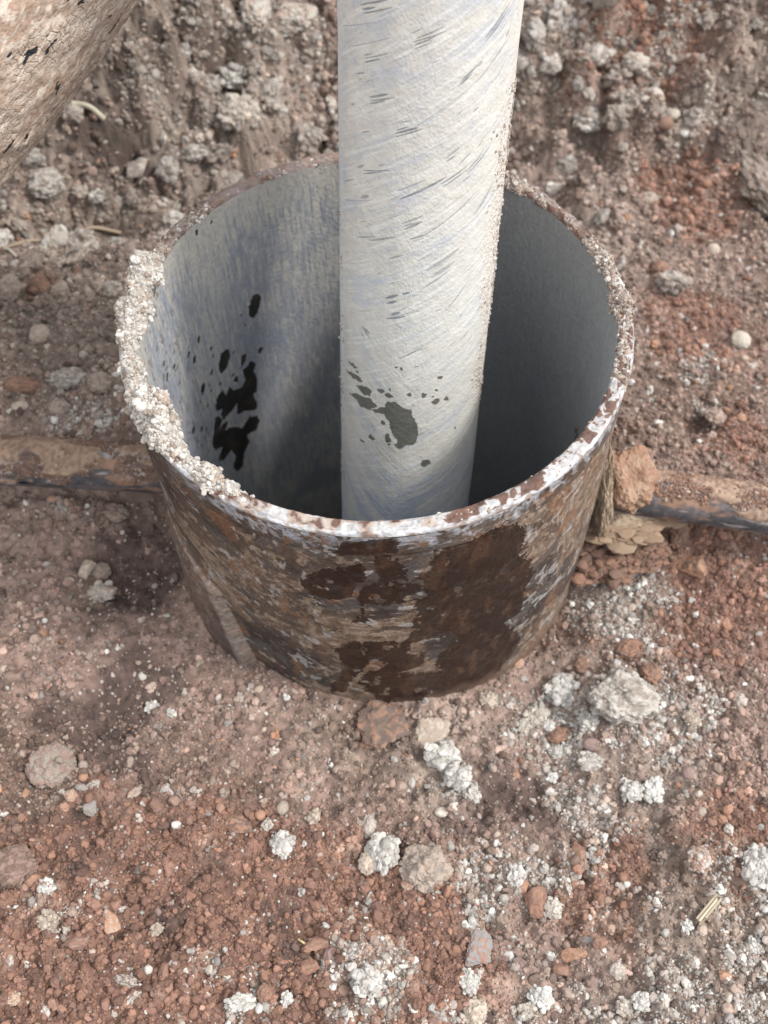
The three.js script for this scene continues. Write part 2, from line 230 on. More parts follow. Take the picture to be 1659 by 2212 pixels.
// ---------------------------------------------------------------- the steel casing standing in the ground
const casing = base('steel_casing'); tag(casing, 'wide rusty steel borehole casing with crusted rim, standing in the soil round the grey pipe', 'pipe casing');
const tri = (deg) => { let a = ((deg + 180) % 360 + 360) % 360 - 180; return Math.abs(a) <= 90 ? (a + 90) / 180 : a > 90 ? (270 - a) / 180 : (-90 - a) / 180; };
const ridgeLine = [[-75, 0.095], [-53.2, 0.0906], [-44.2, 0.0863], [-42.5, 0.0707], [-40.6, 0.0582], [-38.7, 0.0358], [-36.7, 0.02], [-34, -0.03]];
const ridgeAt = (y) => { for (let i = 1; i < ridgeLine.length; i++) if (y > ridgeLine[i][1]) { const [a, b] = [ridgeLine[i - 1], ridgeLine[i]]; return lerp(b[0], a[0], clamp((y - b[1]) / (a[1] - b[1]))); } return -34; };
const wetPolys = [
  [[-10.2, 0.1933], [-6.8, 0.2], [-2.1, 0.2035], [3.8, 0.203], [3.8, 0.188], [-2.3, 0.1876], [-8.4, 0.1885]],
  [[-18, 0.1467], [-16.1, 0.1561], [-16.3, 0.1613], [-13.1, 0.1713], [-8.4, 0.1726], [-6.6, 0.1776], [-3.5, 0.1741], [-3.6, 0.1672], [-5, 0.1634], [-4, 0.16], [-7.5, 0.1462], [-10.9, 0.1405], [-15.5, 0.1402]],
  [[4.1, 0.1516], [8, 0.1635], [11, 0.1864], [15.3, 0.1884], [19.3, 0.1879], [24.6, 0.1906], [30.6, 0.1838], [31.9, 0.1663], [33.4, 0.1543], [32.2, 0.15], [35.8, 0.1266], [37.1, 0.1138], [35.7, 0.1096], [35.1, 0.1013], [34, 0.092], [35.5, 0.0731], [30.9, 0.0703], [34.9, 0.05], [38.6, 0.0339], [38.7, 0.0217], [35.3, 0.0176], [32.4, 0.0061], [26, -0.01], [13.1, -0.02], [-2, -0.02], [-4.2, 0.0133], [-7, 0.0281], [-5.9, 0.0462], [0.4, 0.0589], [-3.6, 0.066], [-5.8, 0.0511], [-10.5, 0.0257], [-14.2, 0.0005], [-14.7, 0.0187], [-11.5, 0.04], [-9.1, 0.0567], [-11.7, 0.0734], [-8.5, 0.0891], [-0.2, 0.0909], [2.5, 0.0858], [6.1, 0.0926], [8.4, 0.1036], [6, 0.1076], [6.3, 0.1196], [6.7, 0.1351]],
  [[-1, 0.1843], [2.5, 0.1852], [5.2, 0.1618], [8.2, 0.149], [9.8, 0.1364], [5.6, 0.1358], [0.8, 0.132], [-3.2, 0.138], [-6.2, 0.1136], [-7.3, 0.111], [-5.5, 0.1317], [-6, 0.1449], [-3.8, 0.151], [-1.6, 0.1584]],
];
const dryIsland = [[6, 0.0861], [10, 0.0914], [15.9, 0.084], [16.9, 0.0757], [12.4, 0.064], [11.3, 0.0413], [4, 0.0478], [9, 0.0584], [10.6, 0.0707], [6.9, 0.0697]];
const boxes = wetPolys.map((p) => [Math.min(...p.map((q) => q[0])) - 2, Math.max(...p.map((q) => q[0])) + 2, Math.min(...p.map((q) => q[1])) - 0.005, Math.max(...p.map((q) => q[1])) + 0.005]);
const Y0 = -0.03, Y1 = RIM - 0.003;
{
  const T = textures(1792, 1280, (u, v, o) => {
    const deg = u * 180 - 90, y = Y0 + v * (Y1 - Y0), X = deg * D2R * R, L = Math.hypot(0, 0);
    // worn dark steel with brown and grey tones, dragged aslant
    const tilt = deg < 0 ? 0.8 : -0.5, sh = tilt * ss(8, 35, Math.abs(deg)), wob = (fbm(X * 40 + 5, y * 40, 3) - 0.5) * 0.012, sy = y + X * sh * 0.5 + wob, sx = X - y * sh * 0.6 + wob;
    const a = fbm(X * 60 + 4, y * 60, 5), b = fbm(sx * 62, sy * 90 + 9, 6), f = fbm(X * 800, y * 800, 2), st = fbm(sx * (deg > 30 ? 520 : 150) + 80, sy * (deg > 30 ? 110 : 520), 4), g = fbm(X * 240, y * 240 + 12, 4);
    let c = mix3([0.052, 0.04, 0.035], [0.1, 0.07, 0.054], ss(0.38, 0.62, a));
    c = mix3(c, [0.108, 0.1, 0.096], ss(0.52, 0.6, fbm(sx * 34 + 50, sy * 60, 6)) * 0.6);
    let h = 0.4 + 0.15 * a + 0.14 * g, rough = 0.66;
    // dried tan mud: a soft film, thicker and lighter in some parts
    const low = fbm(X * 20 + 60, y * 24 + 8, 4), film = ss(0.38, 0.66, low + (deg > 45 ? 0.08 : 0)); c = mix3(c, [0.17, 0.118, 0.084], film * 0.55);
    const tan = ss(0.5, 0.565, 0.45 * low + 0.35 * b + 0.2 * g + (deg > 45 ? 0.04 : 0) + 0.05 * Math.exp(-((deg / 14) ** 2)) * ss(0.15, 0.12, y) - (y > 0.185 ? 0.06 : 0));
    c = mix3(c, mix3([0.2, 0.128, 0.084], [0.32, 0.24, 0.175], ss(0.4, 0.62, g)), tan * (0.5 + 0.4 * ss(0.35, 0.6, st))); h += tan * 0.2; rough = lerp(rough, 0.93, Math.max(tan, film * 0.7));
    // orange rust bloom
    c = mix3(c, [0.24, 0.12, 0.064], ss(0.61, 0.72, fbm(sx * 60 + 200, sy * 70, 6)) * 0.6);
    // pale scratches and chalky scuffs
    const sc = ss(0.64, 0.76, st + (deg > 38 ? 0.03 : 0)) * ss(0.44, 0.6, fbm(X * 45 + 8, y * 45, 4)); c = mix3(c, [0.37, 0.345, 0.32], sc * 0.5);
    const chalk = ss(0.67, 0.72, fbm(sx * 100 + 300, sy * 130, 6)); c = mix3(c, [0.42, 0.4, 0.38], chalk * 0.65);
    // water and oil darkening, ragged at the edge
    const wx = deg + (fbm(X * 120, y * 60 + 70, 3) - 0.5) * 5 + (f - 0.5) * 2.2, wy = y + (fbm(X * 90 + 44, y * 90, 3) - 0.5) * 0.012 + (f - 0.5) * 0.004;
    let wet = 0; for (let k = 0; k < 4; k++) { const B = boxes[k]; if (wx > B[0] && wx < B[1] && wy > B[2] && wy < B[3] && inPoly(wetPolys[k], wx, wy)) wet = 1; }
    if (wet && inPoly(dryIsland, wx, wy)) wet = 0.15;
    const holes = ss(0.66, 0.73, fbm(X * 150 + 500, y * 120, 4)) * (deg > 14 ? 0.25 : 0.85); wet *= 1 - holes;
    if (wet) { const w = mix3([0.013, 0.0055, 0.004], [0.036, 0.0145, 0.0085], fbm(X * 80, y * 30 + 3, 4)); c = mix3(c, mix3(w, [0.085, 0.042, 0.022], ss(0.58, 0.72, fbm(X * 130 + 9, y * 45, 4)) * 0.6), wet * 0.93); rough = lerp(rough, 0.4, wet); h -= 0.1 * wet; }
    // the collar's seam and the paint above it
    if (y > 0.1865 && y < 0.1895) { const q = 1 - Math.abs(y - 0.188) / 0.0015; c = mix3(c, [0.34, 0.24, 0.15], q * 0.75 * ss(0.3, 0.5, b)); h -= q * 0.2; }
    if (y > 0.193) { const top = ss(0.193, 0.204, y + (st - 0.5) * 0.014 + (fbm(X * 160, y * 160, 3) - 0.5) * 0.02); c = mix3(c, [0.46, 0.47, 0.5], top * (1 - wet * 0.9) * ss(-58, -30, deg) * 0.85 * ss(0.3, 0.5, fbm(X * 240, y * 240, 3))); }
    // mud flap low on the left
    if (y < 0.095 && deg < ridgeAt(y)) { const d = ridgeAt(y) - deg; c = mix3(c, d < 3.5 ? [0.38, 0.3, 0.25] : [0.14, 0.1, 0.085], 0.75 * (0.5 + 0.5 * b)); }
    if (y < 0.012) c = mix3(c, [0.2, 0.13, 0.095], ss(0.012, -0.004, y + (a - 0.5) * 0.02) * 0.7);
    const k = 0.4 + 0.66 * f; o[0] = c[0] * k; o[1] = c[1] * k; o[2] = c[2] * k; o[3] = rough; o[4] = h + 0.08 * sc;
  });
  const m = new THREE.MeshPhysicalMaterial({ name: 'rusty steel', ...T, bumpScale: 0.0026, specularIntensity: 0.5 });
  mesh('outer_wall', grid(720, 240, (i, j) => {
    const deg = -180 + i / 2, y = lerp(Y0, Y1, j / 240), X = deg * D2R * R; let r = R + (fbm(X * 18 + 3, y * 18, 2) - 0.5) * 0.0016 + (fbm(X * 90, y * 90, 2) - 0.5) * 0.0006;
    if (Math.abs(deg) > 170) r = lerp(r, R, (Math.abs(deg) - 170) / 10);
    r += 0.0007 * ss(0.1865, 0.1885, y) - 0.0012 * Math.exp(-(((y - 0.187) / 0.0012) ** 2));
    if (y < 0.1 && deg > -110 && deg < -30) { const d = ridgeAt(y) - deg; r += ss(-0.5, 2.2, d) * (0.0035 + (0.095 - y) * 0.075) * ss(0.098, 0.08, y) * (1 - 0.8 * ss(10, 40, d)); }
    return [Math.sin(deg * D2R) * r, y, Math.cos(deg * D2R) * r, tri(deg), j / 240];
  }, true), m, casing);
}
{ // the inside: grey dried mud with upright streaks and oily black splashes
  const yb = -0.27, yt = RIM, blots = [
    [[-118.8, 0.0512], [-120.5, 0.0592], [-123.7, 0.062], [-124.9, 0.0531], [-126.7, 0.058], [-128, 0.0505], [-131.5, 0.0473], [-133.6, 0.0507], [-133, 0.0624], [-135, 0.0615], [-136.4, 0.0648], [-138.4, 0.061], [-137.1, 0.0513], [-137.9, 0.042], [-136.9, 0.03], [-135.1, 0.0303], [-136.3, 0.0166], [-135.6, 0.0114], [-130.7, 0.0213], [-127.7, 0.0243], [-128.6, 0.035], [-126.5, 0.0336], [-124.3, 0.0326], [-121.4, 0.0334], [-120.8, 0.0414], [-122.1, 0.0461], [-119.3, 0.0485]],
    [[-118.1, 0.0453], [-121, 0.0362], [-117.7, 0.0286], [-120.4, 0.0312], [-123.3, 0.0268], [-120.9, 0.0216], [-124.3, 0.0178], [-128.2, 0.0065], [-132.4, 0.01], [-135.7, 0.0044], [-135.9, -0.0027], [-134.1, -0.0109], [-129.8, -0.0062], [-130.4, -0.0163], [-127.1, -0.0224], [-125.3, -0.0341], [-122.2, -0.0339], [-120.7, -0.0249], [-123.1, -0.0171], [-121.3, -0.0034], [-117.1, -0.0038], [-114.3, 0.0027], [-118, 0.0109], [-114.2, 0.0152], [-113.3, 0.026], [-116.1, 0.0362]]];
  const drops = [[-141.3, 0.1129, 4.8, 9.5], [-126.9, 0.0853, 6, 9.3], [-136.5, 0.112, 0.9, 1.3], [-137, 0.1023, 0.7, 1.2], [-118.8, 0.1245, 1.8, 2.6], [-134.2, 0.0719, 2.8, 4.4], [-140.9, 0.0686, 1.6, 2.6], [-131.2, 0.0849, 0.9, 1.9], [-115.2, 0.1135, 1.8, 2.6], [-113.1, 0.1233, 1.4, 1.9], [-121, 0.0869, 1.4, 2.5], [-115.5, 0.0822, 2.5, 4], [-130, 0.059, 1.8, 2.8], [-104.9, 0.1323, 1.6, 2.1], [-99.8, 0.1367, 2.1, 2.4], [-100, 0.1484, 1.2, 1.6], [-132.2, 0.2, 0.9, 1.3], [-127, 0.2005, 1.4, 1.6], [-123, 0.1065, 0.7, 1.7], [-122.9, 0.0988, 0.7, 1.3], [-118.8, 0.0788, 0.7, 1.1], [-118.7, 0.0725, 0.7, 1.4], [-112.9, 0.0753, 0.7, 1.3], [-115.8, 0.0638, 0.9, 1.6], [-110.2, 0.0529, 1.6, 2.1], [-112.5, 0.0456, 0.9, 1.5], [-110.9, 0.0415, 0.9, 1.3], [-105.8, 0.0642, 2.3, 2.8], [-129.2, 0.066, 1.2, 1.5], [-132.8, 0.0667, 0.9, 1], [-123.6, 0.069, 0.9, 1.2]];
  const T = textures(2048, 1024, (u, v, o) => {
    const deg = u * 360 - 360, y = yb + v * (yt - yb), X = deg * D2R * RI, st = fbm(X * 620, y * 95, 3), st2 = fbm(X * 900 + 7, y * 110, 2), m = fbm(X * 28, y * 16 + 4, 4), f = fbm(X * 700, y * 520, 2);
    let c = mix3([0.215, 0.23, 0.26], [0.375, 0.362, 0.33], ss(0.32, 0.68, 0.42 * m + 0.38 * st + 0.2 * st2));
    c = mix3(c, [0.175, 0.195, 0.24], ss(0.54, 0.7, fbm(X * 40 + 90, y * 26, 3)) * 0.5);
    c = mix3(c, [0.42, 0.385, 0.33], ss(0.165, 0.2, y + (st - 0.5) * 0.05) * 0.7);
    if (deg < -180) c = mix3(c, [0.225, 0.24, 0.252], 0.8);                            // shade of the right wall put into its colour
    let rough = 0.9, h = 0.5 + 0.3 * (st - 0.5) + 0.3 * (f - 0.5);
    if (deg > -150 && deg < -90) {
      const wx = deg + (f - 0.5) * 1.2, wy = y + (fbm(X * 300, y * 300, 2) - 0.5) * 0.003; let w = 0;
      if (y < 0.08) for (const b of blots) if (inPoly(b, wx, wy)) w = 1;
      for (const d of drops) { const a = (wx - d[0]) * D2R * RI * 1000, e = (wy - d[1]) * 1000, sk = a + e * 0.25; if ((sk / d[2]) ** 2 + (e / d[3]) ** 2 < 1) w = 1; }
      if (w) { c = mix3([0.022, 0.022, 0.021], [0.045, 0.037, 0.027], ss(0.5, 0.7, fbm(X * 110, y * 110 + 3, 3))); rough = 0.4; h = 0.5; }
      const pit = ss(0.63, 0.72, fbm(X * 330 + 60, y * 240, 3)) * ss(-118, -104, deg); c = mix3(c, [0.1, 0.085, 0.075], pit * 0.7);
    }
    const k = 0.85 + 0.3 * f; o[0] = c[0] * k; o[1] = c[1] * k; o[2] = c[2] * k; o[3] = rough; o[4] = h;
  });
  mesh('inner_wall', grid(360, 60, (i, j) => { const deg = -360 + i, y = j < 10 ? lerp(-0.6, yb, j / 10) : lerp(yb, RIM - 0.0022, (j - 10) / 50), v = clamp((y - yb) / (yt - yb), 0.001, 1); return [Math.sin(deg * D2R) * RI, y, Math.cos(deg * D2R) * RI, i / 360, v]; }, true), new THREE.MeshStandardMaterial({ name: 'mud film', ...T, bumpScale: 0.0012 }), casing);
}
{ // the worn lip
  const prof = [[R + 0.0007, Y1], [R + 0.0002, RIM - 0.0015], [R - 0.0012, RIM - 0.0002], [R - 0.003, RIM], [R - 0.0055, RIM + 0.0003], [RI + 0.0012, RIM - 0.0004], [RI, RIM - 0.0022]];
  const T = textures(2048, 64, (u, v, o) => {
    const deg = u * 360 - 180, X = deg * D2R * R, Y = v * 0.014, n = fbm(X * 130, Y * 160, 4), f = fbm(X * 600, Y * 600, 2);
    let c = mix3([0.38, 0.37, 0.36], [0.28, 0.22, 0.18], ss(0.42, 0.58, n * 0.7 + f * 0.3));
    const rusty = deg > 12 ? ss(0.46, 0.54, n * 0.75 + f * 0.25 + 0.02) : ss(0.6, 0.7, n); c = mix3(c, mix3([0.06, 0.035, 0.03], [0.15, 0.075, 0.048], fbm(X * 90 + 7, Y * 90, 3)), rusty * (v > 0.25 ? 1 : 0.4));
    if (Math.abs(deg) > 100) c = mix3(c, [0.14, 0.08, 0.06], 0.7);
    if (v > 0.08 && v < 0.3 && deg > -50 && deg < 110) c = mix3(c, [0.5, 0.51, 0.53], 0.55 * ss(0.66, 0.5, n));
    const k = 0.6 + 0.7 * f; for (let q = 0; q < 3; q++) o[q] = c[q] * k; o[3] = 0.75; o[4] = 0.3 * n + 0.5 * f;
  });
  mesh('rim', grid(1080, 12, (i, j) => {
    const deg = -180 + i / 3, t = j / 2, a = prof[Math.floor(t)], b = prof[Math.min(6, Math.floor(t) + 1)], q = t % 1, X = deg * D2R * R, w = Math.sin((j / 12) * Math.PI);
    const r = lerp(a[0], b[0], q) + w * (fbm(X * 200, j * 0.6, 2) - 0.5) * 0.0026, y = lerp(a[1], b[1], q) + w * ((fbm(X * 90 + 6, j * 0.4, 3) - 0.5) * 0.0044 + (fbm(X * 400, j * 0.7, 2) - 0.5) * 0.0022) ;
    return [Math.sin(deg * D2R) * r, y, Math.cos(deg * D2R) * r, i / 1080, j / 12];
  }, true), new THREE.MeshStandardMaterial({ name: 'worn paint', ...T, bumpScale: 0.001 }), casing);
}
const bumpAt = (deg, c, w) => { const d = (((deg - c) % 360) + 540) % 360 - 180; return Math.exp(-((d / w) ** 2)); };
function crustAt(deg) {                              // how much dried mud sits on the rim here (0..1)
  const a = ((deg % 360) + 540) % 360 - 180; let k = 0;
  if (a < -24 && a > -105) k = 0.45 * ss(-24, -34, a); if (a <= -105) k = 0.2 + 0.1 * ss(-120, -105, a); if (a > 58) k = 0.17 * ss(58, 75, a);
  k *= 2.6 * fbm(a * 0.16 + 4, 3.3, 3) - 0.35;
  return k + 0.09 * ss(0.5, 0.75, fbm(a * 0.5 + 60, 1.1, 2)) + 0.85 * bumpAt(a, -107, 3) + 0.35 * bumpAt(a, -92, 7) + 0.2 * bumpAt(a, -78, 6) + 0.85 * bumpAt(a, -64, 5) + 0.3 * bumpAt(a, -55, 3) - 0.2 * bumpAt(a, -48, 2.5) + 0.45 * bumpAt(a, -41, 3) + 0.15 * bumpAt(a, -33, 2.5) + 0.4 * bumpAt(a, 91, 3) + 0.22 * bumpAt(a, 104, 4) - 0.3 * bumpAt(a, -146, 5) + 0.12 * bumpAt(a, 22, 4) + 0.1 * bumpAt(a, 12, 2);
}
{ // dried mud on the rim: a lumpy core and crumbs all over it
  const RM = (R + RI) / 2, core = (deg, phi) => { const k = Math.max(0, crustAt(deg)), X = deg * D2R * R, w = 0.0026 + k * 0.0052, t = k * 0.0105, n = 0.25 + 0.9 * fbm3(X * 150, Math.cos(phi) * 1.6, Math.sin(phi) * 1.6 + 5, 3) + 0.65 * fbm(X * 55 + 3, 7.7, 2); const inn = deg < -24 && deg > -100 ? 0.4 : 0; return [RM + Math.cos(phi) * w * n - k * 0.006 * inn, RIM - 0.0022 + Math.max(-0.15, Math.sin(phi)) * t * n]; };
  const dirt = (deg) => { const a = ((deg % 360) + 540) % 360 - 180; return a < -24 && a > -112 ? 0 : 0.55; };
  mesh('mud_crust', grid(1440, 24, (i, j) => { const deg = -180 + i / 4, [r, y] = core(deg, (j / 24) * Math.PI * 2), X = deg * D2R * R, n = fbm(X * 300, j * 0.5, 2); return [Math.sin(deg * D2R) * r, y, Math.cos(deg * D2R) * r, 0, 0, mix3(mix3(C.pale, C.brown, dirt(deg)), C.tan, ss(0.4, 0.7, n)).map((e) => e * (0.6 + 0.8 * fbm(X * 900, j * 1.3, 2)))]; }, true), new THREE.MeshStandardMaterial({ name: 'dried mud', roughness: 0.97, vertexColors: true }), casing);
  const L = [[], [], [], []];
  for (let n = 0; n < 42000; n++) {
    const deg = rnd() * 360 - 180, k = crustAt(deg); if (k < 0.05 || rnd() > 0.12 + k * 1.05) continue;
    const phi = rnd() < 0.8 ? rnd() * Math.PI : Math.PI + rnd() * Math.PI, [r, y] = core(deg, phi), s = 0.00027 * Math.min(6, Math.pow(rnd() + 0.004, -0.48)) * (0.8 + 0.5 * k), q = rnd(), d = dirt(deg);
    let c = q < 0.3 ? C.white : q < 0.75 ? C.pale : mix3(C.tan, C.grey, rnd()); if (rnd() < d) c = mix3(C.tan, C.dark, rnd()); if (rnd() < 0.008) c = C.orange; const t = 0.8 + 0.35 * rnd();
    L[(rnd() * 4) | 0].push([Math.sin(deg * D2R) * r, y, Math.cos(deg * D2R) * r, s, s * (0.7 + 0.5 * rnd()), s, c.map((e) => e * t)]);
  }
  L.forEach((l, i) => copies('crust_crumbs', grainShapes[i], grainMat, l, casing));
}
// the two bars welded to the casing, soil lying on them
function bar(start, dir, len, rad, mud) {
  const d = new THREE.Vector3(...dir).normalize(), s = new THREE.Vector3(0, 1, 0).cross(d).normalize(), up = d.clone().cross(s), nu = 128, nv = Math.round(len / 0.0009);
  return grid(nu, nv, (i, j) => {
    const a = (i / nu) * Math.PI * 2, l = (j / nv) * len, ca = Math.cos(a), sa = Math.sin(a), [m, thick] = mud(l, a, sa), X = a * rad, n = fbm(l * 90, X * 90 + 3, 4), f = fbm(l * 500, X * 500, 2);
    let c = mix3([0.055, 0.052, 0.056], [0.12, 0.1, 0.1], ss(0.4, 0.65, n)); c = mix3(c, [0.42, 0.4, 0.39], ss(0.62, 0.72, fbm(l * 60, X * 260 + 40, 3)) * 0.6); c = mix3(c, [0.3, 0.16, 0.09], ss(0.56, 0.7, fbm(l * 50 + 9, X * 200, 3)) * 0.6);
    const soilc = mix3([0.19, 0.12, 0.08], [0.29, 0.2, 0.14], 0.5 * f + 0.5 * fbm(l * 160, X * 160 + 9, 4)); c = mix3(c, soilc, m); const k = 0.55 + 0.75 * f;
    const r = rad + m * thick * (0.5 + n) + (f - 0.5) * 0.0009 * (0.2 + m) + (j === nv ? -rad : 0), q = new THREE.Vector3(...start).addScaledVector(d, l).addScaledVector(s, ca * r).addScaledVector(up, sa * r);
    return [q.x, q.y, q.z, 0, 0, c.map((e) => e * k)];
  }, true);
}
const barMat = new THREE.MeshStandardMaterial({ name: 'muddy steel bar', roughness: 0.75, vertexColors: true });
mesh('welded_bar', bar([0.132, BAR_Y - 0.002, barR(0.132) + 0.003], [1, 0, 0.214], 0.34, 0.0158, (l, a, sa) => { const n = fbm(l * 55 + 3, a * 1.6, 4); const m = ss(0.42, 0.56, n * 0.95 + 0.24 * sa - 0.17 + (l > 0.07 ? 0.02 : -0.16)); return [m, 0.0012]; }), barMat, casing).userData.label = 'muddy bar welded to the right of the casing';
mesh('welded_bar', bar([-0.132, BAR_Y - 0.002, barL(-0.132) + 0.002], [-1, 0, -0.1014], 0.34, 0.0165, (l, a, sa) => { const n = fbm(l * 40 + 13, a * 1.4, 4); const m = ss(0.44, 0.56, n * 0.95 + 0.3 * sa - 0.2 + 0.04 * ss(0.05, 0.1, l)); return [m, 0.0015]; }), barMat, casing).userData.label = 'half buried bar welded to the left of the casing';
function lump(cx, cy, cz, sx, sy, sz, col, col2, d = 24, amt = 0.6, turn = 0, o = cx * 91) {
  const g = shaped(d, (v) => 1 - amt / 2 + amt * (0.55 * fbm3(v.x * 1.7 + o, v.y * 1.7, v.z * 1.7, 2) + 0.3 * fbm3(v.x * 6 + o, v.y * 6, v.z * 6, 3) + 0.15 * fbm3(v.x * 22 + o, v.y * 22, v.z * 22, 2)));
  const p = g.attributes.position, c = new Float32Array(p.count * 3); for (let i = 0; i < p.count; i++) { const x = p.getX(i), y = p.getY(i), z = p.getZ(i), n = fbm3(x * 5 + o, y * 5, z * 5, 3), k = 0.7 + 0.6 * fbm3(x * 18, y * 18 + o, z * 18, 2); c.set(mix3(col, col2, ss(0.42, 0.6, n)).map((e) => e * k), i * 3); }
  g.setAttribute('color', new THREE.BufferAttribute(c, 3)); g.scale(sx, sy, sz); g.rotateY(turn); g.translate(cx, cy, cz); g.computeVertexNormals(); return g;
}
const lumpMat = new THREE.MeshStandardMaterial({ name: 'dry clod', roughness: 0.97, vertexColors: true });
mesh('mud_fillet', mergeGeometries([lump(0.141, 0.06, 0.012, 0.009, 0.05, 0.034, [0.24, 0.175, 0.12], [0.3, 0.235, 0.165], 40, 0.7), lump(0.16, 0.042, 0.022, 0.03, 0.012, 0.018, [0.24, 0.175, 0.12], [0.3, 0.235, 0.165], 34, 0.8)].map((g) => { const q = g.toNonIndexed(); q.deleteAttribute('uv'); return q; }).concat([crumbly([0.03, 0.008, 0.018], 200, [0.24, 0.175, 0.12], [0.3, 0.2, 0.13]).translate(0.162, 0.04, 0.03)])), lumpMat, casing);
mesh('soil_collar', mergeGeometries([crumbly([0.024, 0.014, 0.02], 500, C.rust, C.brown, 0.16).translate(0.146, 0.016, 0.046), crumbly([0.022, 0.012, 0.014], 400, C.brown, C.rust, 0.16).translate(0.174, 0.02, 0.046), crumbly([0.013, 0.042, 0.02], 500, C.brown, C.rust, 0.12).translate(0.143, 0.06, -0.014)]), lumpMat, casing);
{ // soil lying in crumbs along both bars
  const L = [[], [], [], []];
  for (let k = 0; k < 40000; k++) { const right = rnd() < 0.55, l = rnd() * 0.26, phi = rnd() * Math.PI, x = right ? 0.14 + l : -0.14 - l, cy = BAR_Y - 0.002, cz = right ? barR(x) + 0.003 : barL(x) + 0.002, r = right ? 0.016 : 0.0166, n = fbm(x * 55 + 3, phi * 1.6, 4), top = Math.sin(phi); if (n * 0.7 + 0.3 * top < (right ? 0.52 : 0.5)) continue; const q = 0.00035 * Math.min(4, Math.pow(rnd() + 0.01, -0.42)), c = rnd() < 0.1 ? C.tan : mix3(C.rust, C.brown, right ? rnd() : 0.6 + 0.4 * rnd()), t = 0.75 + 0.5 * rnd(); L[(rnd() * 4) | 0].push([x, cy + Math.sin(phi) * r, cz + Math.cos(phi) * r, q, q * 0.8, q, c.map((e) => e * t)]); }
  L.forEach((l, i) => copies('soil_grains', grainShapes[i], grainMat, l, casing));
}
mesh('borehole_floor', new THREE.CircleGeometry(RI, 48).rotateX(-Math.PI / 2).translate(0, -0.59, 0), new THREE.MeshStandardMaterial({ name: 'wet mud', color: new THREE.Color().setRGB(0.03, 0.028, 0.026), roughness: 0.6 })).userData.kind = 'structure';

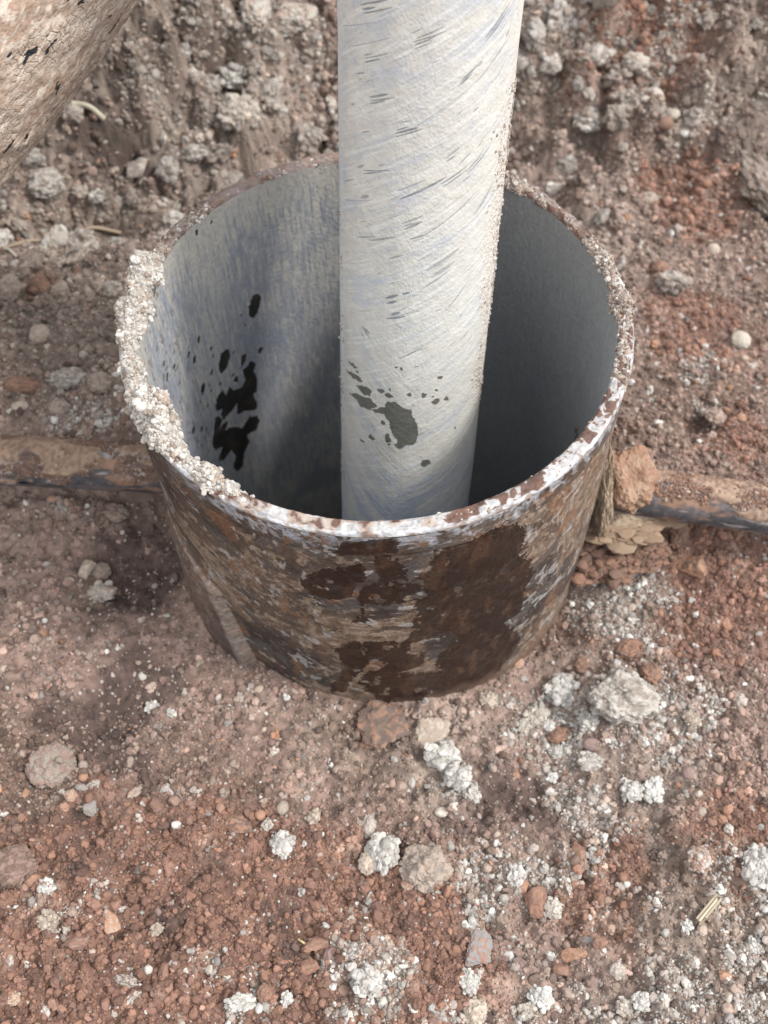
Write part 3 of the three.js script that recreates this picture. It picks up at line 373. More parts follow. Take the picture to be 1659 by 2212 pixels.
// ---------------------------------------------------------------- the grey drill pipe going down the casing
{
  const pipe = base('drill_pipe'); tag(pipe, 'pale grey mud-smeared drill pipe with swirled scratches, running down into the casing', 'drill pipe');
  const q0 = new THREE.Vector3(0.0243, RIM, -0.0402), ax = new THREE.Vector3(0.0435, 1, -0.2105).normalize(), ex = ax.clone().cross(new THREE.Vector3(0, 0, 1)).normalize(), ez = ex.clone().cross(ax), rp = 0.044;
  const S0 = -0.3, S1 = 0.3, W = 1024, H = 2048;
  // dark scratches laid stroke by stroke: length and place in metres along the skin
  const ink = new Float32Array(W * H), strokes = [];
  const put = (x, s, len, dir, wid, k) => { const n = Math.ceil(len / 0.0001); let a = dir; for (let i = 0; i <= n; i++) { const t = i / n, px = ((x / (Math.PI * rp)) + 0.5) * W, py = ((s - S0) / (S1 - S0)) * H, w = wid * Math.sin(Math.PI * (0.08 + 0.84 * t)); const rx = (w / (Math.PI * rp)) * W, ry = (w / (S1 - S0)) * H;
      for (let yy = Math.floor(py - ry - 1); yy <= py + ry + 1; yy++) for (let xx = Math.floor(px - rx - 1); xx <= px + rx + 1; xx++) if (xx >= 0 && xx < W && yy >= 0 && yy < H) { const d = Math.hypot((xx - px) / (rx + 0.4), (yy - py) / (ry + 0.4)); if (d < 1) { const z = yy * W + xx; ink[z] = Math.max(ink[z], k * (1 - d * d) * (0.55 + 0.45 * rnd())); } }
      x += Math.cos(a) * (len / n); s += Math.sin(a) * (len / n); a += 0.012 * len / n * 100 * 0.6; } };
  const swirl = (deg, s) => (s < -0.02 && deg < -8 ? -0.75 - 0.25 * ss(-0.02, -0.1, s) * 0 : 0.42 + 0.35 * ss(-20, 50, deg));
  for (let k = 0; k < 240; k++) { const deg = -70 + 145 * rnd(), s = -0.26 + 0.5 * rnd(), e = rnd(); put(deg * D2R * rp, s, 0.003 + 0.012 * e * e + (e > 0.9 ? 0.012 : 0), swirl(deg, s) + gauss() * 0.09, 0.00015 + 0.0004 * rnd() * rnd(), 0.3 + 0.5 * rnd()); }
  for (let k = 0; k < 70; k++) put((-60 + 70 * rnd()) * D2R * rp, -0.05 + 0.12 * rnd(), 0.003 + 0.006 * rnd(), -1.2 + gauss() * 0.25, 0.00012, 0.4);
  for (const [deg, s, len, dir, w, k] of [[-18, 0.062, 0.026, 0.5, 0.0009, 0.75], [-20, 0.066, 0.016, 0.5, 0.0006, 0.55], [-52, 0.071, 0.006, 0.6, 0.0008, 0.6], [-48, 0.056, 0.006, 0.5, 0.0013, 0.6], [-52, 0.032, 0.014, 0.4, 0.0006, 0.6], [-40, 0.034, 0.016, 0.4, 0.0008, 0.6], [-24, 0.027, 0.008, 0.45, 0.0007, 0.6], [2, 0.022, 0.02, 0.55, 0.0016, 0.5], [6, 0.018, 0.014, 0.55, 0.0018, 0.4], [35, 0.05, 0.02, 0.8, 0.0014, 0.45], [-6, 0.04, 0.04, 0.62, 0.0005, 0.5], [-26, 0.002, 0.008, 0.5, 0.0012, 0.85], [-25, -0.001, 0.006, 0.45, 0.001, 0.8], [-14, 0.007, 0.004, 0.3, 0.0008, 0.8], [-25, -0.011, 0.011, 0.35, 0.0009, 0.75], [-22, -0.008, 0.006, 0.5, 0.0012, 0.6], [-2, 0.01, 0.02, 0.6, 0.0006, 0.55], [18, -0.004, 0.02, 0.85, 0.0006, 0.5], [-14, -0.036, 0.016, 0.6, 0.0004, 0.75], [-45, -0.022, 0.005, -0.8, 0.0007, 0.75], [-42, -0.0225, 0.004, -0.8, 0.0006, 0.75], [-47, -0.027, 0.004, -0.8, 0.0006, 0.65]]) put(deg * D2R * rp, s, len, dir, w, k);
  for (let k = 0; k < 13; k++) { const deg = -50 + 95 * rnd(), s = 0.01 + 0.15 * rnd(), n = 1 + 3 * rnd(); for (let q = 0; q < n; q++) put((deg + q * 2.5 * (rnd() - 0.5)) * D2R * rp, s + q * 0.0016, 0.004 + 0.014 * rnd(), swirl(deg, s) + gauss() * 0.05, 0.0003 + 0.0008 * rnd() * rnd(), 0.55 + 0.4 * rnd()); }
  const big = [[[-22.9, -0.0695], [-16.4, -0.0671], [-9.8, -0.0704], [-2.9, -0.072], [-3.2, -0.0762], [1.4, -0.0815], [3.5, -0.0902], [2.9, -0.0979], [-1.9, -0.1001], [-6.3, -0.1003], [-10.5, -0.1035], [-15, -0.1025], [-13, -0.0966], [-17.6, -0.0919], [-19, -0.0845], [-22.5, -0.0811], [-24.9, -0.0785], [-32.1, -0.0801], [-34.6, -0.0789], [-29.7, -0.0756], [-23.9, -0.0729]],
    [[-62, -0.0777], [-50.5, -0.0734], [-37.4, -0.0709], [-29.8, -0.0735], [-35.9, -0.0793], [-47.2, -0.0814], [-50.5, -0.0787]], [[-52.3, -0.0675], [-44.4, -0.0639], [-35.6, -0.0635], [-37.4, -0.0689], [-44.3, -0.0701]],
    [[-68.3, -0.0633], [-59.8, -0.0604], [-49, -0.0593], [-43, -0.0607], [-49, -0.0633], [-59.8, -0.064]], [[-64.2, -0.0556], [-57.8, -0.0533], [-49.9, -0.0536], [-55, -0.0559]]];
  const spots = [[-27.4, -0.0621, 2.3, 1.5], [-21.2, -0.0638, 2.2, 1.5], [-12.8, -0.0431, 1.1, 1.1], [-16.3, -0.042, 0.8, 0.7], [-5.4, -0.0607, 1.5, 1.4], [5.3, -0.0615, 1.8, 2.1], [15.6, -0.0671, 2.5, 2.1], [25.1, -0.0673, 1.5, 1.7], [18, -0.0503, 1.2, 1.3], [15.3, -0.0585, 1.1, 1.1], [-25.5, -0.0855, 1.8, 1.3], [-35.7, -0.1009, 2.4, 1.7], [-45.4, -0.1078, 2.2, 1.1], [-20.4, -0.0967, 1.9, 3.5], [-19.2, -0.1017, 1.4, 1], [10.9, -0.1155, 3.2, 3.2], [-1.3, -0.0686, 0.8, 0.6], [-20.3, -0.0591, 0.8, 0.9], [12.3, -0.0633, 0.8, 0.8], [35.9, -0.0935, 0.7, 1.2], [-51.5, -0.0571, 1.8, 0.8]];
  const T = textures(W, H, (u, v, o) => {
    const deg = u * 180 - 90, s = S0 + v * (S1 - S0), X = deg * D2R * rp, th = 0.45 + 0.35 * ss(-20, 60, deg), low = ss(0, -0.05, s) * ss(0, -20, deg);
    const run = (t) => [X * Math.cos(t) + s * Math.sin(t), -X * Math.sin(t) + s * Math.cos(t)], A = run(0.55 + 0.2 * ss(-20, 60, deg) * 0), B = run(-0.8), P = low > 0.5 ? B : A;
    const str = lerp(fbm(A[0] * 70, A[1] * 620, 4), fbm(B[0] * 70, B[1] * 620, 4), low), strW = lerp(fbm(A[0] * 45 + 40, A[1] * 180, 4), fbm(B[0] * 45 + 40, B[1] * 180, 4), low), f = fbm(X * 900, s * 900, 2), g = fbm(X * 260, s * 260, 3), m = fbm(X * 35 + 3, s * 35, 3);
    let c = mix3([0.46, 0.443, 0.4], [0.55, 0.53, 0.478], g);
    const blue = ss(0.5, 0.66, strW * 0.6 + m * 0.4 + 0.05 * ss(0, 0.12, s) - 0.02); c = mix3(c, [0.33, 0.37, 0.45], blue * (0.1 + 0.3 * ss(0.42, 0.6, fbm(X * 26 + 80, s * 22, 3))));
    c = mix3(c, [0.33, 0.37, 0.45], ss(0.6, 0.72, str) * 0.32); c = mix3(c, [0.6, 0.59, 0.55], ss(0.6, 0.72, fbm(A[0] * 50 + 99, A[1] * 700, 3)) * 0.6);
    const left = ss(-68, -76, deg + (fbm(X * 300, s * 14, 3) - 0.5) * 8); c = mix3(c, mix3([0.42, 0.47, 0.52], [0.6, 0.6, 0.57], fbm(X * 1400, s * 20, 3)), left * 0.8);
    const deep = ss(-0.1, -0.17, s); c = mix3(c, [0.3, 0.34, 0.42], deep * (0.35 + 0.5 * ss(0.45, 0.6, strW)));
    const gritty = ss(44, 62, deg + (m - 0.5) * 40) * ss(-0.12, -0.06, s) * ss(0.15, 0.03, s - 0.03 * m); c = mix3(c, mix3([0.4, 0.33, 0.27], [0.62, 0.57, 0.51], f), gritty * 0.7);
    c = mix3(c, [0.58, 0.53, 0.46], ss(60, 80, deg) * 0.5);
    let h = 0.45 + 0.14 * (g - 0.5) + 0.12 * (f - 0.5) + 0.14 * (str - 0.5) + gritty * 0.35 * (f - 0.35), rough = 0.88;
    const k0 = ink[Math.min(H - 1, Math.floor(v * H)) * W + Math.min(W - 1, Math.floor(u * W))]; c = mix3(c, [0.13, 0.145, 0.16], clamp(k0 * (0.75 + g)) * 0.9); h -= 0.16 * k0;
    if (s < -0.035 && s > -0.125) { const wx = deg + (fbm(X * 420, s * 420, 3) - 0.5) * 4, ws = s + (fbm(X * 420 + 50, s * 420, 3) - 0.5) * 0.0024; let w = 0; for (const b of big) if (inPoly(b, wx, ws)) w = 1; for (const d of spots) { const a = (wx - d[0]) * D2R * rp * 1000, e = (ws - d[1]) * 1000; if ((a / d[2]) ** 2 + (e / d[3]) ** 2 < 1) w = 1; } if (w) { c = mix3([0.085, 0.085, 0.075], [0.14, 0.135, 0.115], g); rough = 0.6; } }
    const k = 0.94 + 0.12 * f; o[0] = c[0] * k; o[1] = c[1] * k; o[2] = c[2] * k; o[3] = rough; o[4] = h;
  });
  const at = (deg, s, r) => { const a = deg * D2R; return [q0.x + ax.x * s + (ex.x * Math.sin(a) + ez.x * Math.cos(a)) * r, q0.y + ax.y * s + (ex.y * Math.sin(a) + ez.y * Math.cos(a)) * r, q0.z + ax.z * s + (ex.z * Math.sin(a) + ez.z * Math.cos(a)) * r]; };
  const rows = [-0.6, ...Array.from({ length: 241 }, (_, i) => S0 + i * 0.0025), 0.6, 0.9, 1.3];
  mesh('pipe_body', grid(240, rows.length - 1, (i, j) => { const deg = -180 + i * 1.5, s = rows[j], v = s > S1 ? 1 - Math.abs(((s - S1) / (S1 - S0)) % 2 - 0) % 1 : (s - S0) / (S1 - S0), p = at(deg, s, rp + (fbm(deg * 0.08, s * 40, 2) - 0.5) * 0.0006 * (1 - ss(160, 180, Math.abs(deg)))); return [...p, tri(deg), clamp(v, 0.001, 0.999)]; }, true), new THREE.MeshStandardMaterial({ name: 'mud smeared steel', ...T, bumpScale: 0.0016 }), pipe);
  const L = [[], [], [], []];
  for (let k = 0; k < 3000; k++) { const right = rnd() < 0.85, deg = right ? 44 + 54 * Math.sqrt(rnd()) : -70 - 25 * rnd(), s = right ? -0.09 + 0.2 * rnd() : -0.16 + 0.25 * rnd(), n = fbm(deg * 0.12 + 8, s * 60, 3); if (n < (right ? 0.5 : 0.6)) continue; const z = 0.00028 * Math.min(3, Math.pow(rnd() + 0.02, -0.4)), p = at(deg, s, rp + z * 0.3), t = 0.75 + 0.4 * rnd(), c = rnd() < 0.65 ? C.pale : C.tan; L[(rnd() * 4) | 0].push([...p, z, z, z, c.map((e) => e * t)]); }
  L.forEach((l, i) => copies('mud_grains', grainShapes[i], grainMat, l, pipe));
}

// ---------------------------------------------------------------- the rounded machine leg, caked in cracked clay, at the upper left
{
  const leg = base('machine_leg'); tag(leg, 'thick round machine leg caked in cracked tan clay, crossing the upper left corner', 'machine leg');
  const T = textures(1024, 1536, (u, v, o) => {
    const X = u * 0.34, Y = v * 0.5, wx = X + (fbm(X * 60, Y * 60, 3) - 0.5) * 0.006, wy = Y + (fbm(X * 60 + 9, Y * 60, 3) - 0.5) * 0.006, [a, b, id] = worley(wx * 330, wy * 215), [a2, b2] = worley(wx * 640 + 9, wy * 440), g = fbm(X * 70, Y * 45, 4), f = fbm(X * 600, Y * 450, 2), m = fbm(X * 24 + 7, Y * 18, 3);
    const gap = ss(0.02, 0.13, b - a) , gap2 = ss(0.0, 0.1, b2 - a2), on = ss(0.38, 0.55, m + (g - 0.5) * 0.6);
    let c = mix3([0.4, 0.295, 0.225], [0.5, 0.42, 0.345], ss(0.35, 0.62, g * 0.6 + m * 0.25 + id * 0.15)); c = mix3(c, [0.64, 0.585, 0.51], ss(0.5, 0.66, fbm(X * 420, Y * 190, 3)) * 0.8);
    c = mix3([0.15, 0.1, 0.07], c, lerp(1, gap, (0.1 + 0.7 * on) * ss(0.42, 0.62, fbm(X * 120 + 60, Y * 90, 3)))); c = mix3(mix3(c, [0.2, 0.13, 0.09], 0.6), c, lerp(1, gap2, 0.5)); c = [c[0] * 0.95, c[1] * 0.91, c[2] * 0.88];
    const chip = ss(0.755, 0.765, fbm(X * 160 + 130, Y * 80, 4)); c = mix3(c, [0.02, 0.024, 0.028], chip);
    const k = 0.82 + 0.36 * f; o[0] = c[0] * k; o[1] = c[1] * k; o[2] = c[2] * k; o[3] = lerp(0.95, 0.5, chip); o[4] = 0.35 + 0.25 * lerp(1, gap, on) + 0.1 * gap2 + 0.25 * (f - 0.5) + 0.3 * (fbm(X * 260, Y * 140, 3) - 0.5) - 0.3 * chip;
  }, THREE.MirroredRepeatWrapping);
  // its silhouette runs from about (-0.14, 0.33, -0.24) to (-0.24, 0.25, -0.13): the axis lies beyond it, up and to the left
  const rl = 0.13, A = new THREE.Vector3(-0.132, 0.0925 + RIM, -0.18), B = new THREE.Vector3(-0.214, 0.0316 + RIM, -0.098), dir = B.clone().sub(A).normalize();
  const view = A.clone().add(B).multiplyScalar(0.5).sub(camera.position).normalize(), side = dir.clone().cross(view).normalize(); if (side.x > 0) side.negate();
  const mid = A.clone().lerp(B, 0.5).addScaledVector(side, rl - 0.012), back = dir.clone().cross(side).normalize(), nu = 400, nv = 520, len = 0.62;
  mesh('leg_body', grid(nu, nv, (i, j) => {
    const a = (i / nu) * Math.PI * 2, l = (j / nv - 0.5) * len, bow = 1 - 4.5 * Math.min(l * l, 0.09), X = Math.cos(a), Y = Math.sin(a), r = (rl * bow + (fbm3(X * 14, Y * 14, l * 110, 3) - 0.5) * 0.004 + (fbm3(X * 60, Y * 60, l * 460, 2) - 0.5) * 0.0009) * (j === 0 || j === nv ? 0.001 : 1);
    const q = mid.clone().addScaledVector(dir, l).addScaledVector(side, X * r + rl * (0)).addScaledVector(back, Y * r); return [q.x, q.y, q.z, (i / nu) * 2.4, (j / nv) * 1.24];
  }, true), new THREE.MeshStandardMaterial({ name: 'cracked clay', ...T, bumpScale: 0.002 }), leg);
}
// ---------------------------------------------------------------- single stones, clods, mud lumps and flakes, each a thing of its own
function crumbly(r, n, c1, c2, smax = 0.3) {                 // a lump of dried drilling mud: crumbs stuck together
  const parts = [], bits = [angular(1, 7, 0.5), angular(2, 6, 0.9), angular(1, 6, 0.3)].map((g) => g.toNonIndexed()), o = rnd() * 90, M = new THREE.Matrix4(), Q = new THREE.Quaternion();
  { const g0 = shaped(8, (v) => 0.9 * (0.5 + 0.85 * fbm3(v.x * 1.7 + o, v.y * 1.7, v.z * 1.7, 2)) * (0.85 + 0.3 * fbm3(v.x * 9, v.y * 9 + o, v.z * 9, 2))).toNonIndexed(), a0 = new Float32Array(g0.attributes.position.count * 3); for (let i = 0; i < a0.length; i += 3) a0.set(mix3(c1, c2, 0.5).map((e) => e * 0.85), i); g0.setAttribute('color', new THREE.BufferAttribute(a0, 3)); parts.push(g0); }
  for (let k = 0; k < n; k++) {
    const v = new THREE.Vector3(gauss(), Math.abs(gauss()) * 1.0 - 0.25, gauss()).normalize(), w = (0.5 + 0.85 * fbm3(v.x * 1.7 + o, v.y * 1.7, v.z * 1.7, 2)) * (0.8 + 0.3 * rnd()), s = 0.04 + smax * Math.pow(rnd(), 4);
    const g = bits[(rnd() * 3) | 0].clone(); Q.setFromEuler(new THREE.Euler(rnd() * 6, rnd() * 6, rnd() * 6)); g.applyMatrix4(M.compose(v.clone().multiplyScalar(w), Q, new THREE.Vector3(s, s * (0.7 + 0.5 * rnd()), s)));
    const t = 0.66 + 0.46 * rnd(), col = mix3(c1, c2, rnd()), a = new Float32Array(g.attributes.position.count * 3); for (let i = 0; i < a.length; i += 3) a.set([col[0] * t, col[1] * t, col[2] * t], i);
    g.setAttribute('color', new THREE.BufferAttribute(a, 3)); parts.push(g);
  }
  for (const g of parts) { g.deleteAttribute('uv'); g.computeVertexNormals(); }
  return mergeGeometries(parts).scale(r[0], r[1], r[2]);
}
function coloured(g, c1, c2, f = 4) { const p = g.attributes.position, c = new Float32Array(p.count * 3), o = rnd() * 70; for (let i = 0; i < p.count; i++) { const x = p.getX(i), y = p.getY(i), z = p.getZ(i), n = fbm3(x * f + o, y * f, z * f, 3), k = 0.72 + 0.56 * fbm3(x * 17, y * 17 + o, z * 17, 2), dust = ss(0.3, 1, y) * 0.13; c.set(mix3(mix3(c1, c2, ss(0.46, 0.66, n)), C.tan, dust).map((e) => e * k), i * 3); } g.setAttribute('color', new THREE.BufferAttribute(c, 3)); return g; }
const GROUP = { pale_lump: 'pale lumps of dried mud on the soil', stone: 'stones lying on the soil', pebble: 'small pebbles lying on the soil', clod: 'clods of earth lying on the soil', flake: 'thin flakes of dried mud on the soil' };
function rest(name, px, py, w, h, type, k1, k2, label, turn) {   // w, h: apparent width and height
  const [x, z, t] = G(px, py), u = t / 2293.5, sx = (w / 2) * u, sz = (h / 2) * u * (type === 'flake' ? 1.15 : 1.02), sy = type === 'flake' ? 0.2 * Math.min(sx, sz) : type === 'rough' ? Math.min(sx, sz) * 0.7 : Math.min(sx, sz) * 0.78, c1 = C[k1], c2 = C[k2], big = Math.max(w, h), o2 = rnd() * 90;
  let g;
  if (type === 'rough') { g = mergeGeometries([lump(0, 0, 0, 0.98, 0.98, 0.98, c1, c2, big > 70 ? 30 : 16, 1.15, 0, o2), crumbly([0.95, 0.92, 0.95], Math.round(50 + big * 2), c1, c2, big > 60 ? 0.13 : 0.2)].map((q) => { const w = q.index ? q.toNonIndexed() : q; w.deleteAttribute('uv'); return w; })).scale(sx, sy, sz); }
  else if (type === 'crumbly') g = crumbly([sx, sy, sz], Math.round(90 + big * 2.6), c1, c2);
  else {
    const d = big > 70 ? 30 : big > 40 ? 20 : 12, o = rnd() * 60;
    if (type === 'rock' || type === 'flake') g = angular(d, type === 'flake' ? 9 : 10, type === 'flake' ? 0.7 : 0.22);
    else g = rounded(d, 0.34, 1.4);
    { const p = g.attributes.position; for (let i = 0; i < p.count; i++) { const a = p.getX(i), b = p.getY(i), c = p.getZ(i), q = 1 + (fbm3(a * 14 + o, b * 14, c * 14, 3) - 0.5) * 0.09; p.setXYZ(i, a * q, b * q, c * q); } }
    coloured(g, c1, c2); g.scale(sx, sy, sz); g.computeVertexNormals();
  }
  const m = mesh(name, g, lumpMat); m.position.set(x, Math.max(hgt(x, z), hgt(x, z, false)) + (type === 'flake' ? sy * 0.9 + 0.001 : type === 'rough' ? sy * 0.3 : sy * 0.45), z); m.rotation.set((rnd() - 0.5) * 0.3, turn ?? (rnd() - 0.5) * 0.7, (rnd() - 0.5) * 0.3);
  return tag(m, label, name.replace('_', ' '), GROUP[name]);
}
for (const a of [
  // in front of the casing, left
  ['clod', 115, 1660, 104, 96, 'rough', 'grey', 'mauve', 'broad low grey-brown clod among small stones at the far left of the foreground', 0.2],
  ['pebble', 178, 1652, 22, 22, 'round', 'grey', 'tan', 'small grey-tan pebble touching the right side of the broad grey clod'],
  ['pebble', 180, 1677, 20, 22, 'round', 'orange', 'rust', 'small orange pebble just below the broad grey clod on the left'],
  ['pebble', 57, 1715, 22, 20, 'rock', 'rust', 'orange', 'orange pebble at lower left of the broad grey clod'],
  ['stone', 155, 1721, 28, 26, 'rough', 'orange', 'tan', 'tan-orange stone below the broad grey clod'],
  ['pebble', 178, 1704, 32, 18, 'round', 'slate', 'grey', 'flat smooth grey pebble below the broad grey clod'],
  ['pale_lump', 206, 1697, 26, 18, 'crumbly', 'pale', 'cream', 'small pale lump beside the flat grey pebble'],
  ['flake', 302, 1707, 42, 15, 'flake', 'tan', 'mauve', 'narrow curled mauve flake lying aslant on dark soil left', 0.65],
  ['stone', 197, 1747, 34, 30, 'rock', 'slate', 'grey', 'smooth grey stone beside a dark hollow on the left'],
  ['pale_lump', 327, 1527, 26, 26, 'crumbly', 'pale', 'white', 'pale lump at the right edge of the dark hollow'],
  ['pale_lump', 370, 1542, 20, 19, 'crumbly', 'white', 'pale', 'white lump right of the pale one by the dark hollow'],
  ['stone', 515, 1780, 62, 30, 'rock', 'rust', 'dark', 'long rust-red stone lying level in the middle left foreground', -0.25],
  ['pebble', 562, 1760, 24, 24, 'round', 'orange', 'rust', 'round orange pebble right of the long rust-red stone'],
  ['pale_lump', 577, 1781, 24, 26, 'crumbly', 'cream', 'pale', 'cream lump directly below the round orange pebble'],
  ['pale_lump', 612, 1826, 50, 52, 'crumbly', 'white', 'pale', 'large round whitish lump standing alone in the middle foreground'],
  ['pebble', 610, 1745, 26, 32, 'round', 'tan', 'grey', 'upright grey-tan pebble above the cream lump'],
  ['pale_lump', 677, 1764, 32, 30, 'crumbly', 'cream', 'tan', 'cream-tan lump between the grey-tan pebble and the pale crumb trail'],
  ['stone', 798, 1782, 30, 52, 'rough', 'tan', 'pale', 'tall tan lump with pale lower end, centre of the foreground'],
  ['stone', 795, 1862, 36, 46, 'rough', 'cream', 'tan', 'cream-tan stone leaning on the left of a big white lump'],
  ['pale_lump', 832, 1842, 62, 74, 'crumbly', 'white', 'pale', 'biggest white lump in the middle foreground'],
  ['stone', 72, 1902, 34, 32, 'round', 'rust', 'orange', 'rusty orange stone close to the big brown slab at the left edge'],
  ['pale_lump', 105, 1922, 34, 34, 'crumbly', 'white', 'white', 'bright white lump right of the rusty orange stone at left'],
  ['clod', 22, 1873, 104, 84, 'rough', 'mauve', 'brown', 'big brown slab of earth cut by the left edge', 0.4],
  ['stone', 246, 1993, 40, 46, 'rock', 'orange', 'tan', 'orange-tan angular stone standing in red grit left'],
  ['stone', 174, 2033, 54, 32, 'rock', 'red', 'mauve', 'wide red-brown stone with flat top in red grit left', -0.1],
  ['pebble', 22, 2077, 22, 24, 'rock', 'pale', 'mauve', 'squarish pinkish white pebble at the left edge'],
  ['stone', 27, 2157, 32, 26, 'rough', 'orange', 'cream', 'orange-tan stone in the lower left corner'],
  ['stone', 270, 2117, 52, 22, 'rough', 'brown', 'pale', 'long brown stone with a pale tip in red grit'],
  ['clod', 292, 2166, 40, 42, 'rough', 'rust', 'pale', 'rust clod with pale cap at the bottom of the frame'],
  ['pebble', 454, 2096, 18, 20, 'rock', 'cream', 'pale', 'single cream pebble amid red grit'],
  ['stone', 355, 2094, 26, 40, 'rock', 'red', 'rust', 'leaning red stone left of the cream pebble'],
  ['clod', 575, 2145, 40, 44, 'rough', 'rust', 'brown', 'orange-brown clod right of the cream pebble near the bottom'],
  ['pale_lump', 522, 2170, 54, 34, 'crumbly', 'white', 'pale', 'wide white lump at the bottom left of centre'],
  ['pale_lump', 620, 2157, 26, 26, 'crumbly', 'white', 'white', 'small white lump right of the wide white lump at the bottom'],
  ['pale_lump', 795, 2125, 66, 60, 'crumbly', 'white', 'pale', 'broad white crumb heap at bottom centre'],
  ['stone', 672, 2087, 36, 34, 'rock', 'rust', 'red', 'reddish stone left of the broad white crumb heap'],
  ['flake', 690, 2038, 64, 30, 'flake', 'red', 'rust', 'flat red-brown slab of earth above the reddish stone', 0.1],
  ['stone', 710, 2061, 32, 26, 'rock', 'plum', 'red', 'dark red stone tucked under the flat red-brown slab'],
  ['pale_lump', 338, 2008, 26, 24, 'crumbly', 'cream', 'tan', 'cream lump right of the orange-tan angular stone'],
  ['pale_lump', 112, 1996, 46, 40, 'crumbly', 'cream', 'tan', 'tan crumb heap at left, above the wide red-brown stone'],
  ['flake', 835, 1562, 108, 96, 'flake', 'dark', 'rust', 'big rust-brown flake propped against the front foot of the casing', 0.5],
  // in front of the casing, right
  ['flake', 935, 1590, 76, 70, 'flake', 'tan', 'cream', 'ragged thin tan mud flake beside the rust-brown flake', -0.6],
  ['pale_lump', 957, 1642, 70, 60, 'crumbly', 'white', 'pale', 'white crumb heap under the ragged tan flake'],
  ['pale_lump', 990, 1690, 52, 48, 'crumbly', 'white', 'pale', 'second white crumb heap, below right of the one under the tan flake'],
  ['pale_lump', 1020, 1716, 32, 46, 'crumbly', 'white', 'pale', 'narrow white lump at the lower end of the white crumb heaps'],
  ['pebble', 955, 1755, 32, 22, 'round', 'cream', 'white', 'smooth cream pebble below the white crumb heaps'],
  ['pale_lump', 1210, 1497, 66, 64, 'crumbly', 'white', 'pale', 'large whitish lump right of the casing foot, next to the big grey boulder'],
  ['clod', 1340, 1515, 142, 112, 'rough', 'grey', 'pale', 'big grey-tan lump of stuck soil with whitish lower side, right of casing'],
  ['stone', 1055, 1512, 42, 42, 'rough', 'tan', 'cream', 'tan lump close against the right front foot of the casing'],
  ['pale_lump', 1157, 1547, 46, 46, 'crumbly', 'pale', 'cream', 'pale lump below left of the large whitish lump'],
  ['pale_lump', 1270, 1562, 42, 40, 'crumbly', 'pale', 'white', 'pale lump under the left end of the big grey-tan lump'],
  ['pale_lump', 1185, 1568, 26, 26, 'crumbly', 'white', 'white', 'small white lump between two pale lumps right of the casing foot'],
  ['pale_lump', 1130, 1573, 30, 30, 'crumbly', 'cream', 'pale', 'cream lump leftmost of the pale lumps right of the casing foot'],
  ['clod', 1207, 1588, 54, 32, 'rough', 'rust', 'brown', 'rust-brown clod among the pale lumps right of the casing'],
  ['stone', 1278, 1612, 46, 28, 'round', 'plum', 'mauve', 'smooth mauve stone below the big grey-tan lump'],
  ['pale_lump', 1202, 1625, 34, 34, 'crumbly', 'pale', 'white', 'pale lump below the rust-brown clod'],
  ['pale_lump', 1275, 1648, 54, 36, 'crumbly', 'pale', 'pale', 'wide pale lump directly below the smooth mauve stone'],
  ['pale_lump', 1412, 1706, 42, 54, 'crumbly', 'white', 'white', 'tall bright white chunk on tan soil at right'],
  ['pale_lump', 1365, 1710, 40, 44, 'crumbly', 'white', 'pale', 'white chunk just left of the tall bright white one'],
  ['stone', 1485, 1672, 30, 32, 'round', 'plum', 'mauve', 'round plum-coloured stone upper right of the white chunks'],
  ['stone', 1515, 1755, 24, 22, 'round', 'tan', 'grey', 'small tan stone right of the white chunks'],
  ['pale_lump', 1192, 1682, 22, 20, 'crumbly', 'white', 'white', 'small white lump alone on the dark brown patch'],
  ['clod', 920, 1877, 104, 96, 'rough', 'grey', 'tan', 'big rough grey-tan clod right of the biggest white lump'],
  ['pebble', 887, 1908, 38, 26, 'rock', 'rust', 'tan', 'flat orange-brown pebble against the big rough grey-tan clod'],
  ['stone', 1247, 1842, 42, 38, 'rock', 'rust', 'red', 'three-cornered rust-red stone on pale crumbs at right'],
  ['pale_lump', 1115, 1892, 36, 48, 'crumbly', 'white', 'pale', 'upright white lump with an orange pebble at its foot'],
  ['pebble', 1130, 1916, 26, 26, 'rock', 'orange', 'rust', 'orange pebble at the foot of the upright white lump'],
  ['stone', 1156, 1948, 52, 56, 'rock', 'red', 'rust', 'dark rust-red stone below the orange pebble, amid white crumbs'],
  ['pale_lump', 1195, 1966, 40, 40, 'crumbly', 'white', 'cream', 'white lump against the right side of the dark rust-red stone'],
  ['flake', 1035, 2056, 62, 64, 'flake', 'slate', 'rust', 'dark slate-coloured flake speckled with rust, lower centre', 0.4],
  ['stone', 1122, 2081, 28, 30, 'rock', 'plum', 'dark', 'dark plum stone right of the slate-coloured flake'],
  ['stone', 1295, 2040, 30, 28, 'rock', 'rust', 'red', 'squarish rust stone right of a sliver of grey slate'],
  ['flake', 1270, 2040, 32, 14, 'flake', 'slate', 'slate', 'thin grey slate sliver beside the squarish rust stone', -0.5],
  ['stone', 1237, 2066, 46, 30, 'rock', 'rust', 'orange', 'flat rust stone below the slate sliver'],
  ['stone', 1215, 2096, 40, 32, 'rock', 'red', 'rust', 'rust-red stone lying lowest of the rust stones in lower right'],
  ['stone', 1163, 2116, 36, 26, 'rock', 'brown', 'dark', 'brown flat stone above two pale lumps at the bottom'],
  ['pale_lump', 1012, 2120, 42, 44, 'crumbly', 'white', 'pale', 'round white lump below the slate-coloured flake'],
  ['clod', 1028, 2186, 52, 54, 'rough', 'tan', 'cream', 'large tan clod at the bottom edge, right of centre'],
  ['pale_lump', 1170, 2156, 42, 52, 'crumbly', 'white', 'white', 'upright white lump near the bottom edge at right'],
  ['pale_lump', 1140, 2188, 44, 34, 'crumbly', 'pale', 'cream', 'cream lump at the bottom edge below the upright white lump'],
